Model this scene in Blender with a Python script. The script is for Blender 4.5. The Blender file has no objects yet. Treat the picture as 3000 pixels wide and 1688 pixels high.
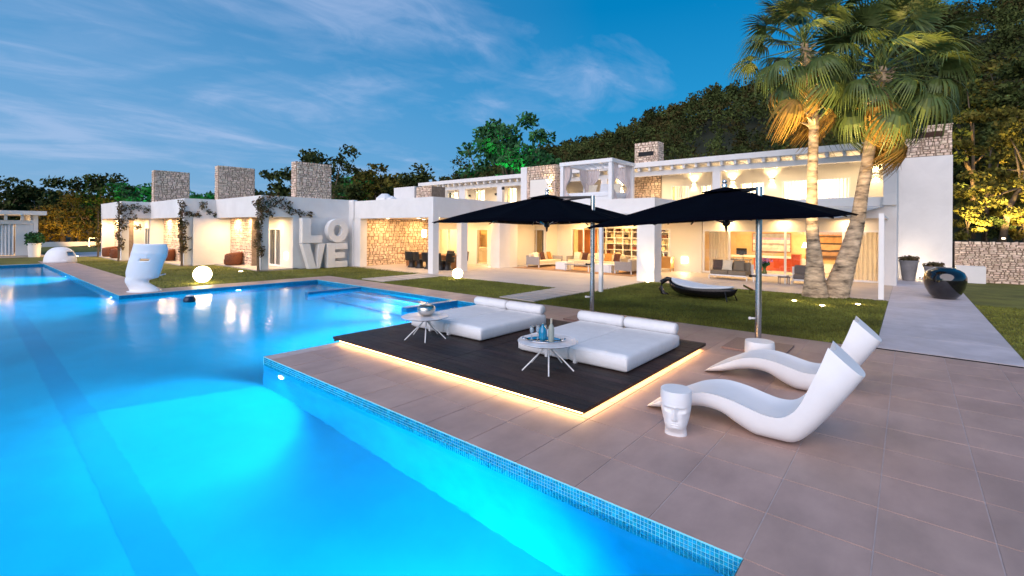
import bpy, math, random
import numpy as np
from mathutils import Vector, Matrix
random.seed(7); rng = np.random.default_rng(7)
S = bpy.context.scene
COL = bpy.data.collections.new("place"); S.collection.children.link(COL)

# ------------------------------------------------------------------ camera
AZ = math.radians(40.1); CAM_H = 2.2; ROLL = math.radians(-0.376)
cam = bpy.data.cameras.new("camera"); cam_o = bpy.data.objects.new("camera", cam); COL.objects.link(cam_o)
cam.sensor_width = 36.0; cam.lens = 36.0 * 1379.0 / 3000.0
cam.shift_y = -(844 - 672.4) / 3000.0; cam.clip_end = 3000; cam.clip_start = 0.05
fwd = Vector((-math.sin(AZ), math.cos(AZ), 0)); rgt = Vector((math.cos(AZ), math.sin(AZ), 0)); up = Vector((0, 0, 1))
r2 = rgt * math.cos(ROLL) - up * math.sin(ROLL); u2 = rgt * math.sin(ROLL) + up * math.cos(ROLL)
cam_o.matrix_world = Matrix(((r2.x, u2.x, -fwd.x, 0), (r2.y, u2.y, -fwd.y, 0), (r2.z, u2.z, -fwd.z, CAM_H), (0, 0, 0, 1)))
S.camera = cam_o

# ------------------------------------------------------------------ world: dusk sky with thin high cloud
W = bpy.data.worlds.new("World"); S.world = W; W.use_nodes = True
nt = W.node_tree; nt.nodes.clear()
def N(tree, typ, **kw):
    n = tree.nodes.new(typ)
    for k, v in kw.items():
        if k.startswith("i_"):
            n.inputs[k[2:].replace("_", " ")].default_value = v
        else: setattr(n, k, v)
    return n
def ramp(tree, stops, interp='LINEAR'):
    n = tree.nodes.new("ShaderNodeValToRGB"); cr = n.color_ramp; cr.interpolation = interp
    while len(cr.elements) > 1: cr.elements.remove(cr.elements[-1])
    for i, (p, c) in enumerate(stops):
        e = cr.elements[0] if i == 0 else cr.elements.new(p)
        e.position = p; e.color = (*c, 1) if len(c) == 3 else c
    return n
def math_n(tree, op, a=None, b=None, clamp=False):
    n = tree.nodes.new("ShaderNodeMath"); n.operation = op; n.use_clamp = clamp
    for i, v in enumerate((a, b)):
        if v is None: continue
        if isinstance(v, (int, float)): n.inputs[i].default_value = v
        else: tree.links.new(v, n.inputs[i])
    return n.outputs[0]
L = nt.links.new
tc = N(nt, "ShaderNodeTexCoord"); sep = N(nt, "ShaderNodeSeparateXYZ"); L(tc.outputs["Generated"], sep.inputs[0])
SUN_EL = math.radians(30); SUN_AZ = math.atan2(-0.86, 0.15)   # low light from behind the viewer
elev = math_n(nt, 'MAXIMUM', sep.outputs[2], 0.0)
grad = ramp(nt, [(0.0, (.20, .40, .66)), (0.10, (.085, .33, .62)), (0.25, (.020, .270, .56)), (0.42, (.0, .200, .47)), (1.0, (.004, .19, .45))])
L(elev, grad.inputs[0])
# paler toward the west (left of the picture, where the sun went down)
dotw = N(nt, "ShaderNodeVectorMath", operation='DOT_PRODUCT'); L(tc.outputs["Generated"], dotw.inputs[0]); dotw.inputs[1].default_value = (-0.97, -0.24, 0)
wfac = math_n(nt, 'MULTIPLY', math_n(nt, 'SUBTRACT', dotw.outputs["Value"], 0.25, True), 0.62, True)
hfac = math_n(nt, 'SUBTRACT', 1.0, math_n(nt, 'MULTIPLY', elev, 1.25), True)
pale = N(nt, "ShaderNodeMixRGB"); L(math_n(nt, 'MULTIPLY', wfac, hfac), pale.inputs[0]); L(grad.outputs[0], pale.inputs[1]); pale.inputs[2].default_value = (.40, .52, .76, 1)
# cloud layer: direction projected on a flat ceiling, stretched streaks
zz = math_n(nt, 'ADD', math_n(nt, 'MAXIMUM', sep.outputs[2], 0.02), 0.10)
px_ = math_n(nt, 'DIVIDE', sep.outputs[0], zz); py_ = math_n(nt, 'DIVIDE', sep.outputs[1], zz)
cmb = N(nt, "ShaderNodeCombineXYZ"); L(px_, cmb.inputs[0]); L(py_, cmb.inputs[1])
mp = N(nt, "ShaderNodeMapping"); L(cmb.outputs[0], mp.inputs[0]); mp.inputs["Rotation"].default_value = (0, 0, math.radians(-18)); mp.inputs["Scale"].default_value = (.95, .62, 1); mp.inputs["Location"].default_value = (2.35, .9, 0)
n1 = N(nt, "ShaderNodeTexNoise", i_Scale=1.15, i_Detail=9.0, i_Roughness=.55, i_Distortion=.9); L(mp.outputs[0], n1.inputs["Vector"])
mp2 = N(nt, "ShaderNodeMapping"); L(cmb.outputs[0], mp2.inputs[0]); mp2.inputs["Rotation"].default_value = (0, 0, math.radians(-32)); mp2.inputs["Scale"].default_value = (2.0, 1.1, 1)
n2 = N(nt, "ShaderNodeTexNoise", i_Scale=1.9, i_Detail=8.0, i_Roughness=.62, i_Distortion=1.1); L(mp2.outputs[0], n2.inputs["Vector"])
n3 = N(nt, "ShaderNodeTexNoise", i_Scale=.55, i_Detail=2.0, i_Roughness=.5); L(cmb.outputs[0], n3.inputs["Vector"])
mix = math_n(nt, 'ADD', math_n(nt, 'MULTIPLY', n1.outputs[0], .74), math_n(nt, 'MULTIPLY', n2.outputs[0], .26))
mix = math_n(nt, 'ADD', mix, math_n(nt, 'MULTIPLY', math_n(nt, 'SUBTRACT', n3.outputs[0], .5), .45))
mix = math_n(nt, 'ADD', mix, math_n(nt, 'MULTIPLY', math_n(nt, 'SUBTRACT', dotw.outputs["Value"], 0.62), .10))
cr = ramp(nt, [(0.0, (0, 0, 0)), (0.485, (0, 0, 0)), (0.56, (.16,) * 3), (0.66, (.58,) * 3), (0.80, (.85,) * 3)]); L(mix, cr.inputs[0])
cl = N(nt, "ShaderNodeMixRGB"); L(cr.outputs[0], cl.inputs[0]); L(pale.outputs[0], cl.inputs[1]); cl.inputs[2].default_value = (.44, .55, .80, 1)
bg = N(nt, "ShaderNodeBackground"); L(cl.outputs[0], bg.inputs[0]); bg.inputs[1].default_value = 0.385
sky = N(nt, "ShaderNodeTexSky", sky_type='NISHITA', sun_disc=False, sun_elevation=math.radians(3), sun_rotation=math.radians(190), air_density=1.0, ozone_density=3.0)
tint = N(nt, "ShaderNodeMixRGB", blend_type='MULTIPLY'); tint.inputs[0].default_value = 1; tint.inputs[2].default_value = (.02, .35, .55, 1); L(sky.outputs[0], tint.inputs[1])
bg2 = N(nt, "ShaderNodeBackground", i_Strength=0.05); L(tint.outputs[0], bg2.inputs[0])
ad = N(nt, "ShaderNodeAddShader"); L(bg.outputs[0], ad.inputs[0]); L(bg2.outputs[0], ad.inputs[1])
wo = N(nt, "ShaderNodeOutputWorld"); L(ad.outputs[0], wo.inputs[0])

# ------------------------------------------------------------------ dusk glow: one very soft low sun
sl = bpy.data.lights.new("sun", 'SUN'); so = bpy.data.objects.new("sun", sl); COL.objects.link(so)
sl.energy = 1.4; sl.angle = math.radians(70); sl.color = (1.0, .83, .80)
sdir = Vector((math.cos(SUN_AZ) * math.cos(SUN_EL), math.sin(SUN_AZ) * math.cos(SUN_EL), math.sin(SUN_EL)))
so.rotation_euler = (-sdir).to_track_quat('-Z', 'Y').to_euler()

S.view_settings.view_transform = 'Standard'; S.view_settings.look = 'None'
S.view_settings.exposure = 1.30; S.view_settings.gamma = 1.0; S.view_settings.use_curve_mapping = False
S.render.engine = 'CYCLES'
cy = S.cycles; cy.use_denoising = True; cy.max_bounces = 7; cy.diffuse_bounces = 3; cy.glossy_bounces = 3
cy.transmission_bounces = 5; cy.transparent_max_bounces = 10; cy.sample_clamp_indirect = 4.0; cy.sample_clamp_direct = 0
cy.caustics_reflective = False; cy.caustics_refractive = True; cy.use_light_tree = True; cy.blur_glossy = 0.5

def spot(loc, target, power, color=(1, .62, .30), angle=70, radius=.05, blend=.6):
    l = bpy.data.lights.new("spot_light", 'SPOT'); l.energy = power; l.color = color; l.spot_size = math.radians(angle); l.spot_blend = blend; l.shadow_soft_size = radius
    o = bpy.data.objects.new("spot_light", l); COL.objects.link(o); o.location = loc
    o.rotation_euler = (Vector(target) - Vector(loc)).to_track_quat('-Z', 'Y').to_euler(); return o
def area(loc, power, color=(1, .70, .38), size=.4, sizey=None, target=None):
    l = bpy.data.lights.new("area_light", 'AREA'); l.energy = power; l.color = color; l.size = size
    if sizey: l.shape = 'RECTANGLE'; l.size_y = sizey
    o = bpy.data.objects.new("area_light", l); COL.objects.link(o); o.location = loc
    if target: o.rotation_euler = (Vector(target) - Vector(loc)).to_track_quat('-Z', 'Y').to_euler()
    return o
def point(loc, power, color=(1, .7, .4), radius=.08):
    l = bpy.data.lights.new("point_light", 'POINT'); l.energy = power; l.color = color; l.shadow_soft_size = radius
    o = bpy.data.objects.new("point_light", l); COL.objects.link(o); o.location = loc; return o

# ------------------------------------------------------------------ materials
MATS = {}
def mat(name, color, rough=.6, metal=0.0, var=.12, scale=3.0, bump=0.0, bscale=None, emit=None, estr=0, spec=.5, island=0.0, objrand=0.0, sat2=None, trans=0, ior=1.45, coat=0, stretch=None, detail=6.0, world=False, stain=0.0):
    if name in MATS: return MATS[name]
    m = bpy.data.materials.new(name); m.use_nodes = True; t = m.node_tree; b = t.nodes["Principled BSDF"]
    MATS[name] = m
    b.inputs["Roughness"].default_value = rough; b.inputs["Metallic"].default_value = metal
    b.inputs["Specular IOR Level"].default_value = spec; b.inputs["IOR"].default_value = ior
    if trans: b.inputs["Transmission Weight"].default_value = trans
    if coat: b.inputs["Coat Weight"].default_value = coat
    tcn = N(t, "ShaderNodeTexCoord"); src = tcn.outputs["Object"]
    if world: src = N(t, "ShaderNodeNewGeometry").outputs["Position"]
    base_src = src
    if stretch:
        mpn = N(t, "ShaderNodeMapping"); t.links.new(src, mpn.inputs[0]); mpn.inputs["Scale"].default_value = stretch; src = mpn.outputs[0]
    nz = N(t, "ShaderNodeTexNoise", i_Scale=scale, i_Detail=detail, i_Roughness=.6); t.links.new(src, nz.inputs["Vector"])
    c = Vector(color)
    lo = tuple(max(0, x * (1 - var)) for x in c); hi = tuple(min(1, x * (1 + var)) for x in (sat2 or c))
    rp = ramp(t, [(.3, lo), (.7, hi)]); t.links.new(nz.outputs[0], rp.inputs[0]); out = rp.outputs[0]
    if stain:
        sn = N(t, "ShaderNodeTexNoise", i_Scale=.9, i_Detail=5.0, i_Roughness=.65, i_Distortion=.6); t.links.new(base_src, sn.inputs["Vector"])
        sr = ramp(t, [(.35, (1 - stain,) * 3), (.62, (1, 1, 1))]); t.links.new(sn.outputs[0], sr.inputs[0])
        mm = N(t, "ShaderNodeMixRGB", blend_type='MULTIPLY'); mm.inputs[0].default_value = 1; t.links.new(out, mm.inputs[1]); t.links.new(sr.outputs[0], mm.inputs[2]); out = mm.outputs[0]
        rm = N(t, "ShaderNodeMapRange"); t.links.new(sn.outputs[0], rm.inputs[0]); rm.inputs[1].default_value = .3; rm.inputs[2].default_value = .7; rm.inputs[3].default_value = rough * .8; rm.inputs[4].default_value = min(1, rough * 1.2); t.links.new(rm.outputs[0], b.inputs["Roughness"])
    if island or objrand:
        if island: g = N(t, "ShaderNodeNewGeometry"); rv = g.outputs["Random Per Island"]; amt = island
        else: g = N(t, "ShaderNodeObjectInfo"); rv = g.outputs["Random"]; amt = objrand
        hs = N(t, "ShaderNodeHueSaturation"); t.links.new(out, hs.inputs["Color"])
        v = math_n(t, 'ADD', math_n(t, 'MULTIPLY', math_n(t, 'SUBTRACT', rv, .5), amt * 2), 1.0); t.links.new(v, hs.inputs["Value"])
        rv2 = math_n(t, 'FRACT', math_n(t, 'MULTIPLY', rv, 37.7))
        h = math_n(t, 'ADD', math_n(t, 'MULTIPLY', math_n(t, 'SUBTRACT', rv2, .5), amt * .10), .5); t.links.new(h, hs.inputs["Hue"])
        out = hs.outputs[0]
    t.links.new(out, b.inputs["Base Color"])
    if bump:
        nb = N(t, "ShaderNodeTexNoise", i_Scale=bscale or scale * 6, i_Detail=6.0, i_Roughness=.65); t.links.new(src, nb.inputs["Vector"])
        bp = N(t, "ShaderNodeBump", i_Strength=bump, i_Distance=.02); t.links.new(nb.outputs[0], bp.inputs["Height"]); t.links.new(bp.outputs[0], b.inputs["Normal"])
    if emit: b.inputs["Emission Color"].default_value = (*emit, 1); b.inputs["Emission Strength"].default_value = estr
    return m
def glassy(name, tint=(1, 1, 1), refl=.12):
    m = bpy.data.materials.new(name); m.use_nodes = True; t = m.node_tree; t.nodes.clear(); MATS[name] = m
    tr = N(t, "ShaderNodeBsdfTransparent"); tr.inputs[0].default_value = (*tint, 1)
    gl = N(t, "ShaderNodeBsdfGlossy", i_Roughness=.02); fr = N(t, "ShaderNodeFresnel", i_IOR=1.5)
    nz = N(t, "ShaderNodeTexNoise", i_Scale=.8); bp = N(t, "ShaderNodeBump", i_Strength=.04, i_Distance=.05); t.links.new(nz.outputs[0], bp.inputs["Height"]); t.links.new(bp.outputs[0], gl.inputs["Normal"])
    mx = N(t, "ShaderNodeMixShader"); f = math_n(t, 'ADD', math_n(t, 'MULTIPLY', fr.outputs[0], 1.0), refl * .3, True)
    t.links.new(f, mx.inputs[0]); t.links.new(tr.outputs[0], mx.inputs[1]); t.links.new(gl.outputs[0], mx.inputs[2])
    o = N(t, "ShaderNodeOutputMaterial"); t.links.new(mx.outputs[0], o.inputs[0]); return m

plaster = mat("white_plaster", (.80, .79, .775), .85, var=.045, scale=.6, bump=.18, bscale=10, world=True, stain=.07)
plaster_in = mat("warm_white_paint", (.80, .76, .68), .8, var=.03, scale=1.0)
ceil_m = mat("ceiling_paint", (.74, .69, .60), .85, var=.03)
white_lac = mat("white_lacquer", (.80, .80, .80), .35, var=.02)
white_pl = mat("white_polymer", (.80, .81, .83), .42, var=.02, scale=6, bump=.05, bscale=60)
white_fab = mat("white_outdoor_fabric", (.74, .75, .77), .75, var=.05, scale=5, bump=.55, bscale=5)
sheer = mat("sheer_curtain", (.70, .68, .66), .9, var=.06, scale=4)
_t = sheer.node_tree; _b = _t.nodes["Principled BSDF"]; _tr = _t.nodes.new("ShaderNodeBsdfTranslucent"); _mx = _t.nodes.new("ShaderNodeMixShader"); _mx.inputs[0].default_value = .55
_tr.inputs[0].default_value = (.85, .84, .80, 1); _t.links.new(_b.outputs[0], _mx.inputs[1]); _t.links.new(_tr.outputs[0], _mx.inputs[2]); _t.links.new(_mx.outputs[0], [n for n in _t.nodes if n.type == 'OUTPUT_MATERIAL'][0].inputs[0])
stone_m = mat("limestone_rubble", (.76, .54, .38), .9, var=.22, scale=5, bump=.5, bscale=22, island=.24, sat2=(.74, .60, .48))
stone_o = mat("limestone_block", (.79, .57, .40), .9, var=.25, scale=5, bump=.5, bscale=22, world=True, objrand=.24, sat2=(.76, .63, .51))
mortar = mat("mortar", (.25, .185, .135), .95, var=.25, scale=8, bump=.4)
tile_m = mat("porcelain_floor_tile", (.42, .287, .245), .5, var=.10, scale=1.6, bump=.06, bscale=30, objrand=.05, sat2=(.46, .315, .27), stretch=(1.5, .8, 1), world=True, stain=.11)
tile_i = mat("porcelain_floor_tile_far", (.42, .29, .25), .5, var=.14, scale=1.6, island=.07)
grout = mat("pale_grout", (.50, .42, .41), .9, var=.12, scale=6)
terr_m = mat("pale_limestone_paving", (.50, .44, .40), .55, var=.08, scale=1.1, bump=.05, objrand=.05, world=True, stain=.10)
path_m = mat("pale_concrete_paving", (.54, .50, .53), .6, var=.12, scale=2.2, bump=.08, bscale=20, objrand=.07, world=True, stain=.16)
dark = mat("dark_gap", (.012, .012, .014), .8, var=.1)
wood_d = mat("dark_ipe_decking", (.024, .013, .012), .6, var=.45, scale=5, bump=.25, bscale=18, objrand=.35, sat2=(.040, .021, .018), stretch=(.35, 7, 7), world=True, stain=.25)
wood_w = mat("warm_oak", (.30, .13, .045), .5, var=.25, scale=4, stretch=(1, 6, 6))
wood_o = mat("orange_veneer", (.50, .16, .03), .4, var=.15, scale=3)
wicker = mat("brown_wicker", (.16, .05, .02), .7, var=.5, scale=22, bump=.8, bscale=50)
steel = mat("brushed_steel", (.62, .60, .58), .22, 1.0, var=.06, scale=20)
chrome = mat("chrome", (.80, .80, .82), .06, 1.0, var=.02)
navy = mat("navy_canvas", (.0012, .0014, .0042), .95, var=.2, scale=4, bump=.15, bscale=60, spec=.04)
blackp = mat("black_polymer", (.010, .010, .012), .4, var=.15)
glaze = mat("black_glaze", (.006, .0055, .008), .14, var=.4, scale=3, coat=1.0)
black_f = mat("black_lacquered_shell", (.012, .010, .012), .25, var=.2)
grey_f = mat("grey_taupe_fabric", (.16, .135, .12), .9, var=.12, scale=14, bump=.3)
grey_p = mat("pale_grey_weave", (.34, .32, .31), .8, var=.12, scale=30)
cream_f = mat("cream_fabric", (.70, .62, .48), .9, var=.06, scale=8, bump=.2)
dkred = mat("dark_brown_fabric", (.07, .025, .02), .9, var=.2)
orange = mat("orange_red_lacquer", (.50, .075, .02), .3, var=.08)
rug_m = mat("tan_rug", (.34, .20, .11), .95, var=.2, scale=12)
lawn_m = mat("lawn_soil", (.125, .125, .02), .95, var=.45, scale=.9, bump=.8, bscale=40, sat2=(.12, .125, .02))
blade_m = mat("grass_blades", (.145, .155, .022), .8, var=.45, scale=.6, island=.35, sat2=(.17, .18, .028))
glass_m = glassy("window_glass", (.97, .98, .96), .2)
warm_e = mat("lamp_glow_warm", (1, .8, .5), .5, emit=(1, .78, .48), estr=5)
white_e = mat("lamp_glow_globe", (1, .9, .7), .5, emit=(1, .76, .40), estr=8)
led_e = mat("led_strip_glow", (1, .8, .5), .5, emit=(1, .56, .22), estr=13)
pool_e = mat("pool_lamp_glow", (.6, 1, 1), .5, emit=(.55, .95, 1.0), estr=9)
leafs = {
 'pine': mat("pine_foliage", (.040, .062, .018), .85, var=.6, scale=.5, island=.40, sat2=(.045, .060, .016), spec=.15),
 'olive': mat("olive_foliage", (.085, .085, .018), .85, var=.4, scale=.6, island=.40, sat2=(.13, .115, .022), spec=.15),
 'green': mat("bright_green_foliage", (.030, .095, .030), .8, var=.35, scale=.7, island=.35, sat2=(.04, .13, .045), spec=.15),
 'gold': mat("autumn_gold_foliage", (.085, .066, .011), .85, var=.35, scale=.8, island=.4, sat2=(.13, .095, .015), spec=.15),
 'vine': mat("climber_foliage", (.050, .085, .022), .75, var=.4, scale=3, island=.5, sat2=(.12, .07, .04), spec=.2),
 'palm': mat("palm_leaf", (.075, .115, .035), .5, var=.25, scale=1.5, island=.18, sat2=(.09, .13, .035), spec=.35),
 'dry': mat("dry_palm_leaf", (.30, .165, .035), .8, var=.3, scale=1.5, island=.25, sat2=(.36, .22, .05), spec=.2),
}
wood_g = mat('woodland_foliage', (.034, .058, .018), .9, var=.75, scale=.13, island=.28, sat2=(.058, .075, .022), spec=.1)
wood_b = mat('woodland_brown', (.045, .046, .014), .9, var=.75, scale=.13, island=.28, sat2=(.050, .042, .014), spec=.1)
bark = mat("tree_bark", (.13, .095, .06), .95, var=.35, scale=6, bump=.8)
palm_bark = mat("palm_bark", (.20, .15, .10), .92, var=.72, scale=2.2, bump=1.0, bscale=9, sat2=(.46, .35, .23), stretch=(1.0, 1.0, 3.0))
forest_g = mat("forest_floor", (.020, .024, .009), .95, var=.4, scale=.3)

# ------------------------------------------------------------------ mesh helpers
class MB:
    def __init__(s): s.v = []; s.f = []
    def add(s, vs, fs):
        o = len(s.v); s.v.extend([tuple(map(float, p)) for p in vs]); s.f.extend([tuple(i + o for i in f) for f in fs]); return s
    def box(s, x0, x1, y0, y1, z0, z1):
        return s.add([(x0, y0, z0), (x1, y0, z0), (x1, y1, z0), (x0, y1, z0), (x0, y0, z1), (x1, y0, z1), (x1, y1, z1), (x0, y1, z1)],
                     [(0, 3, 2, 1), (4, 5, 6, 7), (0, 1, 5, 4), (1, 2, 6, 5), (2, 3, 7, 6), (3, 0, 4, 7)])
    def hexa(s, p): return s.add(p, [(0, 3, 2, 1), (4, 5, 6, 7), (0, 1, 5, 4), (1, 2, 6, 5), (2, 3, 7, 6), (3, 0, 4, 7)])
    def rbox(s, c, d, rz=0, rx=0, ry=0):
        M = Matrix.Rotation(rz, 4, 'Z') @ Matrix.Rotation(ry, 4, 'Y') @ Matrix.Rotation(rx, 4, 'X'); c = Vector(c)
        h = [x / 2 for x in d]
        pts = [(-1, -1, -1), (1, -1, -1), (1, 1, -1), (-1, 1, -1), (-1, -1, 1), (1, -1, 1), (1, 1, 1), (-1, 1, 1)]
        return s.hexa([c + M @ Vector((a * h[0], b * h[1], e * h[2])) for a, b, e in pts])
    def quad(s, a, b, c, d): return s.add([a, b, c, d], [(0, 1, 2, 3)])
    def tube(s, pts, rad, n=10, cap=True):
        pts = [Vector(p) for p in pts]; rad = rad if isinstance(rad, (list, tuple)) else [rad] * len(pts)
        vs = []; fs = []
        for i, p in enumerate(pts):
            d = (pts[min(i + 1, len(pts) - 1)] - pts[max(i - 1, 0)]).normalized()
            a = Vector((0, 0, 1)) if abs(d.z) < .9 else Vector((1, 0, 0))
            x = d.cross(a).normalized(); y = d.cross(x).normalized()
            for k in range(n):
                t = 2 * math.pi * k / n; vs.append(p + (x * math.cos(t) + y * math.sin(t)) * rad[i])
        for i in range(len(pts) - 1):
            for k in range(n):
                a = i * n + k; b = i * n + (k + 1) % n; fs.append((a, b, b + n, a + n))
        if cap: fs.append(tuple(range(n))[::-1]); fs.append(tuple(range((len(pts) - 1) * n, len(pts) * n)))
        return s.add(vs, fs)
    def lathe(s, prof, c=(0, 0, 0), n=32, sx=1, sy=1):
        vs = []; fs = []
        for r, z in prof:
            for k in range(n):
                t = 2 * math.pi * k / n; vs.append((c[0] + r * math.cos(t) * sx, c[1] + r * math.sin(t) * sy, c[2] + z))
        for i in range(len(prof) - 1):
            for k in range(n):
                a = i * n + k; b = i * n + (k + 1) % n; fs.append((a, b, b + n, a + n))
        fs.append(tuple(range(n))[::-1]); fs.append(tuple(range((len(prof) - 1) * n, len(prof) * n)))
        return s.add(vs, fs)
    def grid(s, fn, nu, nv):
        vs = [fn(i / nu, j / nv) for j in range(nv + 1) for i in range(nu + 1)]
        fs = [(j * (nu + 1) + i, j * (nu + 1) + i + 1, (j + 1) * (nu + 1) + i + 1, (j + 1) * (nu + 1) + i) for j in range(nv) for i in range(nu)]
        return s.add(vs, fs)
    def mesh(s, name, m, off=(0, 0, 0), smooth=False):
        me = bpy.data.meshes.new(name); o = Vector(off)
        me.from_pydata([(a - o.x, b - o.y, c - o.z) for a, b, c in s.v], [], s.f); me.update()
        if m: me.materials.append(m)
        if smooth: me.polygons.foreach_set("use_smooth", [True] * len(me.polygons))
        return me
def link(name, me, parent=None, kind=None):
    o = bpy.data.objects.new(name, me); COL.objects.link(o)
    if parent is not None: o.parent = parent
    if kind: o["kind"] = kind
    return o
def finish(o, bevel=0, solid=0, sub=0, seg=2):
    if solid: m = o.modifiers.new("s", 'SOLIDIFY'); m.thickness = solid; m.offset = 0
    if bevel: m = o.modifiers.new("b", 'BEVEL'); m.width = bevel; m.segments = seg; m.limit_method = 'ANGLE'; m.angle_limit = math.radians(40)
    if sub: m = o.modifiers.new("u", 'SUBSURF'); m.levels = sub; m.render_levels = sub
    return o
def part(name, mb, m, parent=None, world=True, smooth=False, bevel=0, solid=0, sub=0, kind=None, label=None):
    off = parent.location if (parent is not None and world) else (0, 0, 0)
    if parent is not None and world and parent.parent is not None:
        off = Vector(parent.location) + Vector(parent.parent.location)
    o = link(name, mb.mesh(name, m, off, smooth), parent, kind)
    if label: o["label"] = label
    return finish(o, bevel, solid, sub)
def tag(o, label, cat, group=None):
    o["label"] = label; o["category"] = cat
    if group: o["group"] = group
    return o
def thing(name, label, cat, loc=(0, 0, 0), rz=0, group=None):
    o = bpy.data.objects.new(name, None); COL.objects.link(o); o.location = loc; o.rotation_euler = (0, 0, rz)
    o.empty_display_size = .1; return tag(o, label, cat, group)
def solo(name, mb, m, label, cat, loc=None, group=None, **kw):
    """a thing that is one mesh; loc is its base point, vertices given in world coordinates"""
    loc = Vector(loc) if loc is not None else Vector(mb.v[0])
    o = link(name, mb.mesh(name, m, loc, kw.pop('smooth', False))); o.location = loc
    tag(o, label, cat, group); return finish(o, **kw)
def struct(name, mb, m, **kw): return part(name, mb, m, kind='structure', **kw)
def copy_tree(o, parent=None):
    c = o.copy(); COL.objects.link(c); c.parent = parent
    for ch in list(o.children): copy_tree(ch, c)
    return c
def place_copy(src, label, loc, rz=None, sc=None):
    c = copy_tree(src); c["label"] = label; c.location = loc
    if rz is not None: c.rotation_euler = (0, 0, rz)
    if sc: c.scale = (sc, sc, sc)
    return c
def raw_mesh(name, V, F4, m):
    """fast mesh from numpy: V (n,3), F4 (k,4) quads"""
    me = bpy.data.meshes.new(name); me.vertices.add(len(V)); me.vertices.foreach_set("co", V.astype(np.float32).ravel())
    k = F4.shape[1]; me.loops.add(F4.size); me.loops.foreach_set("vertex_index", F4.astype(np.int32).ravel())
    me.polygons.add(len(F4)); me.polygons.foreach_set("loop_start", np.arange(0, F4.size, k, dtype=np.int32))
    me.update(calc_edges=True); me.validate(); me.materials.append(m); return me
# ================================================================== GROUND, POOL, PAVING
# terrain / ground sheet under everything, with hills built further down
WATER_Z = -0.115
PXL, PXR, PYN, PYF = -38.9, -0.84, -7.0, 3.43      # main basin
AXL, AXR, AYF = -19.3, -8.43, 10.03                # arm of the pool toward the house
pool_f = mat("pool_mosaic_floor", (.002, .37, .68), .6, var=.10, scale=.5, sat2=(.003, .42, .74))
pool_w = mat("pool_mosaic_wall", (.003, .36, .64), .55, var=.12, scale=2.5)
pool_g = mat("pool_tile_grout", (.22, .66, .74), .7, var=.06)
pool_t = mat("pool_glass_tile", (.004, .27, .42), .18, var=.2, scale=9, island=.28, spec=.7)
pool_to = mat("pool_glass_tile_single", (.004, .27, .42), .18, var=.2, scale=9, objrand=.28, spec=.7)
def wall_quad(mb, x0, y0, x1, y1, z0, z1): mb.quad((x0, y0, z0), (x1, y1, z0), (x1, y1, z1), (x0, y0, z1))
basin = MB()
ZD, ZS = -1.75, -1.35
poly = [(PXR, PYN), (PXR, PYF), (AXR, PYF), (AXR, AYF), (AXL, AYF), (AXL, PYF), (PXL, PYF), (PXL, PYN)]
for i in range(8):
    a = poly[i]; b = poly[(i + 1) % 8]; wall_quad(basin, a[0], a[1], b[0], b[1], -1.8, -0.22)
pool = part("pool_walls", basin, pool_w, kind='structure')
fl = MB()
for (xa, xb, ya, yb, za, zb) in [(PXL, PXR, PYN, 0.9, ZS, ZS), (PXL, PXR, .9, 1.4, ZS, ZS), (PXL, PXR, 1.4, PYF, ZS, ZS), (AXL, AXR, PYF, AYF, ZS, ZS)]:
    fl.quad((xa, ya, za), (xb, ya, za), (xb, yb, zb), (xa, yb, zb))
struct("pool_floor", fl, pool_f)
shade_stripe = MB(); shade_stripe.quad((-30, 1.0, ZS + .0015), (-3.5, 1.0, ZS + .0015), (-3.5, 1.34, ZS + .0015), (-30, 1.34, ZS + .0015)); struct("pool_floor_shade_stripe", shade_stripe, mat("shade_stripe_mosaic", (.003, .335, .655), .6, var=.1, scale=.5))  # soft shade band on the flat pool floor, painted as a darker stripe
# grout-coloured upper band, glass tiles set proud of it
band = MB()
for i in range(8):
    a = poly[i]; b = poly[(i + 1) % 8]; wall_quad(band, a[0], a[1], b[0], b[1], -0.22, -0.001)
band_o = part("pool_tile_band", band, pool_g, kind='structure')
P = .0305
def mosaic_tile(mb, cx, cz, y, w=.0265):   # a tile on a wall whose normal is -y
    h = w / 2; d = .003; i = h * .88
    mb.add([(cx - h, y, cz - h), (cx + h, y, cz - h), (cx + h, y, cz + h), (cx - h, y, cz + h), (cx - i, y - d, cz - i), (cx + i, y - d, cz - i), (cx + i, y - d, cz + i), (cx - i, y - d, cz + i)],
           [(4, 5, 6, 7), (0, 1, 5, 4), (1, 2, 6, 5), (2, 3, 7, 6), (3, 0, 4, 7)])
one = MB(); mosaic_tile(one, 0, 0, 0); one_me = one.mesh("tile", pool_to); bulk = MB(); ncols = int((PXR - AXR) / P)
for c in range(ncols):
    for r_ in range(7):
        X = PXR - P * (c + .5); Z = -.012 - P * (r_ + .5)
        if c < 42:
            o = link("tile", one_me, band_o); o.location = (X, PYF - .001, Z)
        else: mosaic_tile(bulk, X, Z, PYF - .001)
link("glass_tile_band", bulk.mesh("glass_tile_band", pool_t), band_o, kind='stuff')
far = MB()                                   # the same tiles on the other visible sides, seen as a flat dark blue strip
far.quad((AXL + .004, PYF, -.21), (AXL + .004, AYF, -.21), (AXL + .004, AYF, -.012), (AXL + .004, PYF, -.012))
far.quad((AXL, AYF - .004, -.21), (AXR, AYF - .004, -.21), (AXR, AYF - .004, -.012), (AXL, AYF - .004, -.012))
far.quad((PXL, PYF - .004, -.21), (AXL, PYF - .004, -.21), (AXL, PYF - .004, -.012), (PXL, PYF - .004, -.012))
far.quad((PXL + .004, PYN, -.21), (PXL + .004, PYF, -.21), (PXL + .004, PYF, -.012), (PXL + .004, PYN, -.012))
part("waterline_mosaic", far, mat("waterline_mosaic", (.006, .20, .38), .3, var=.3, scale=14), band_o)
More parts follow.
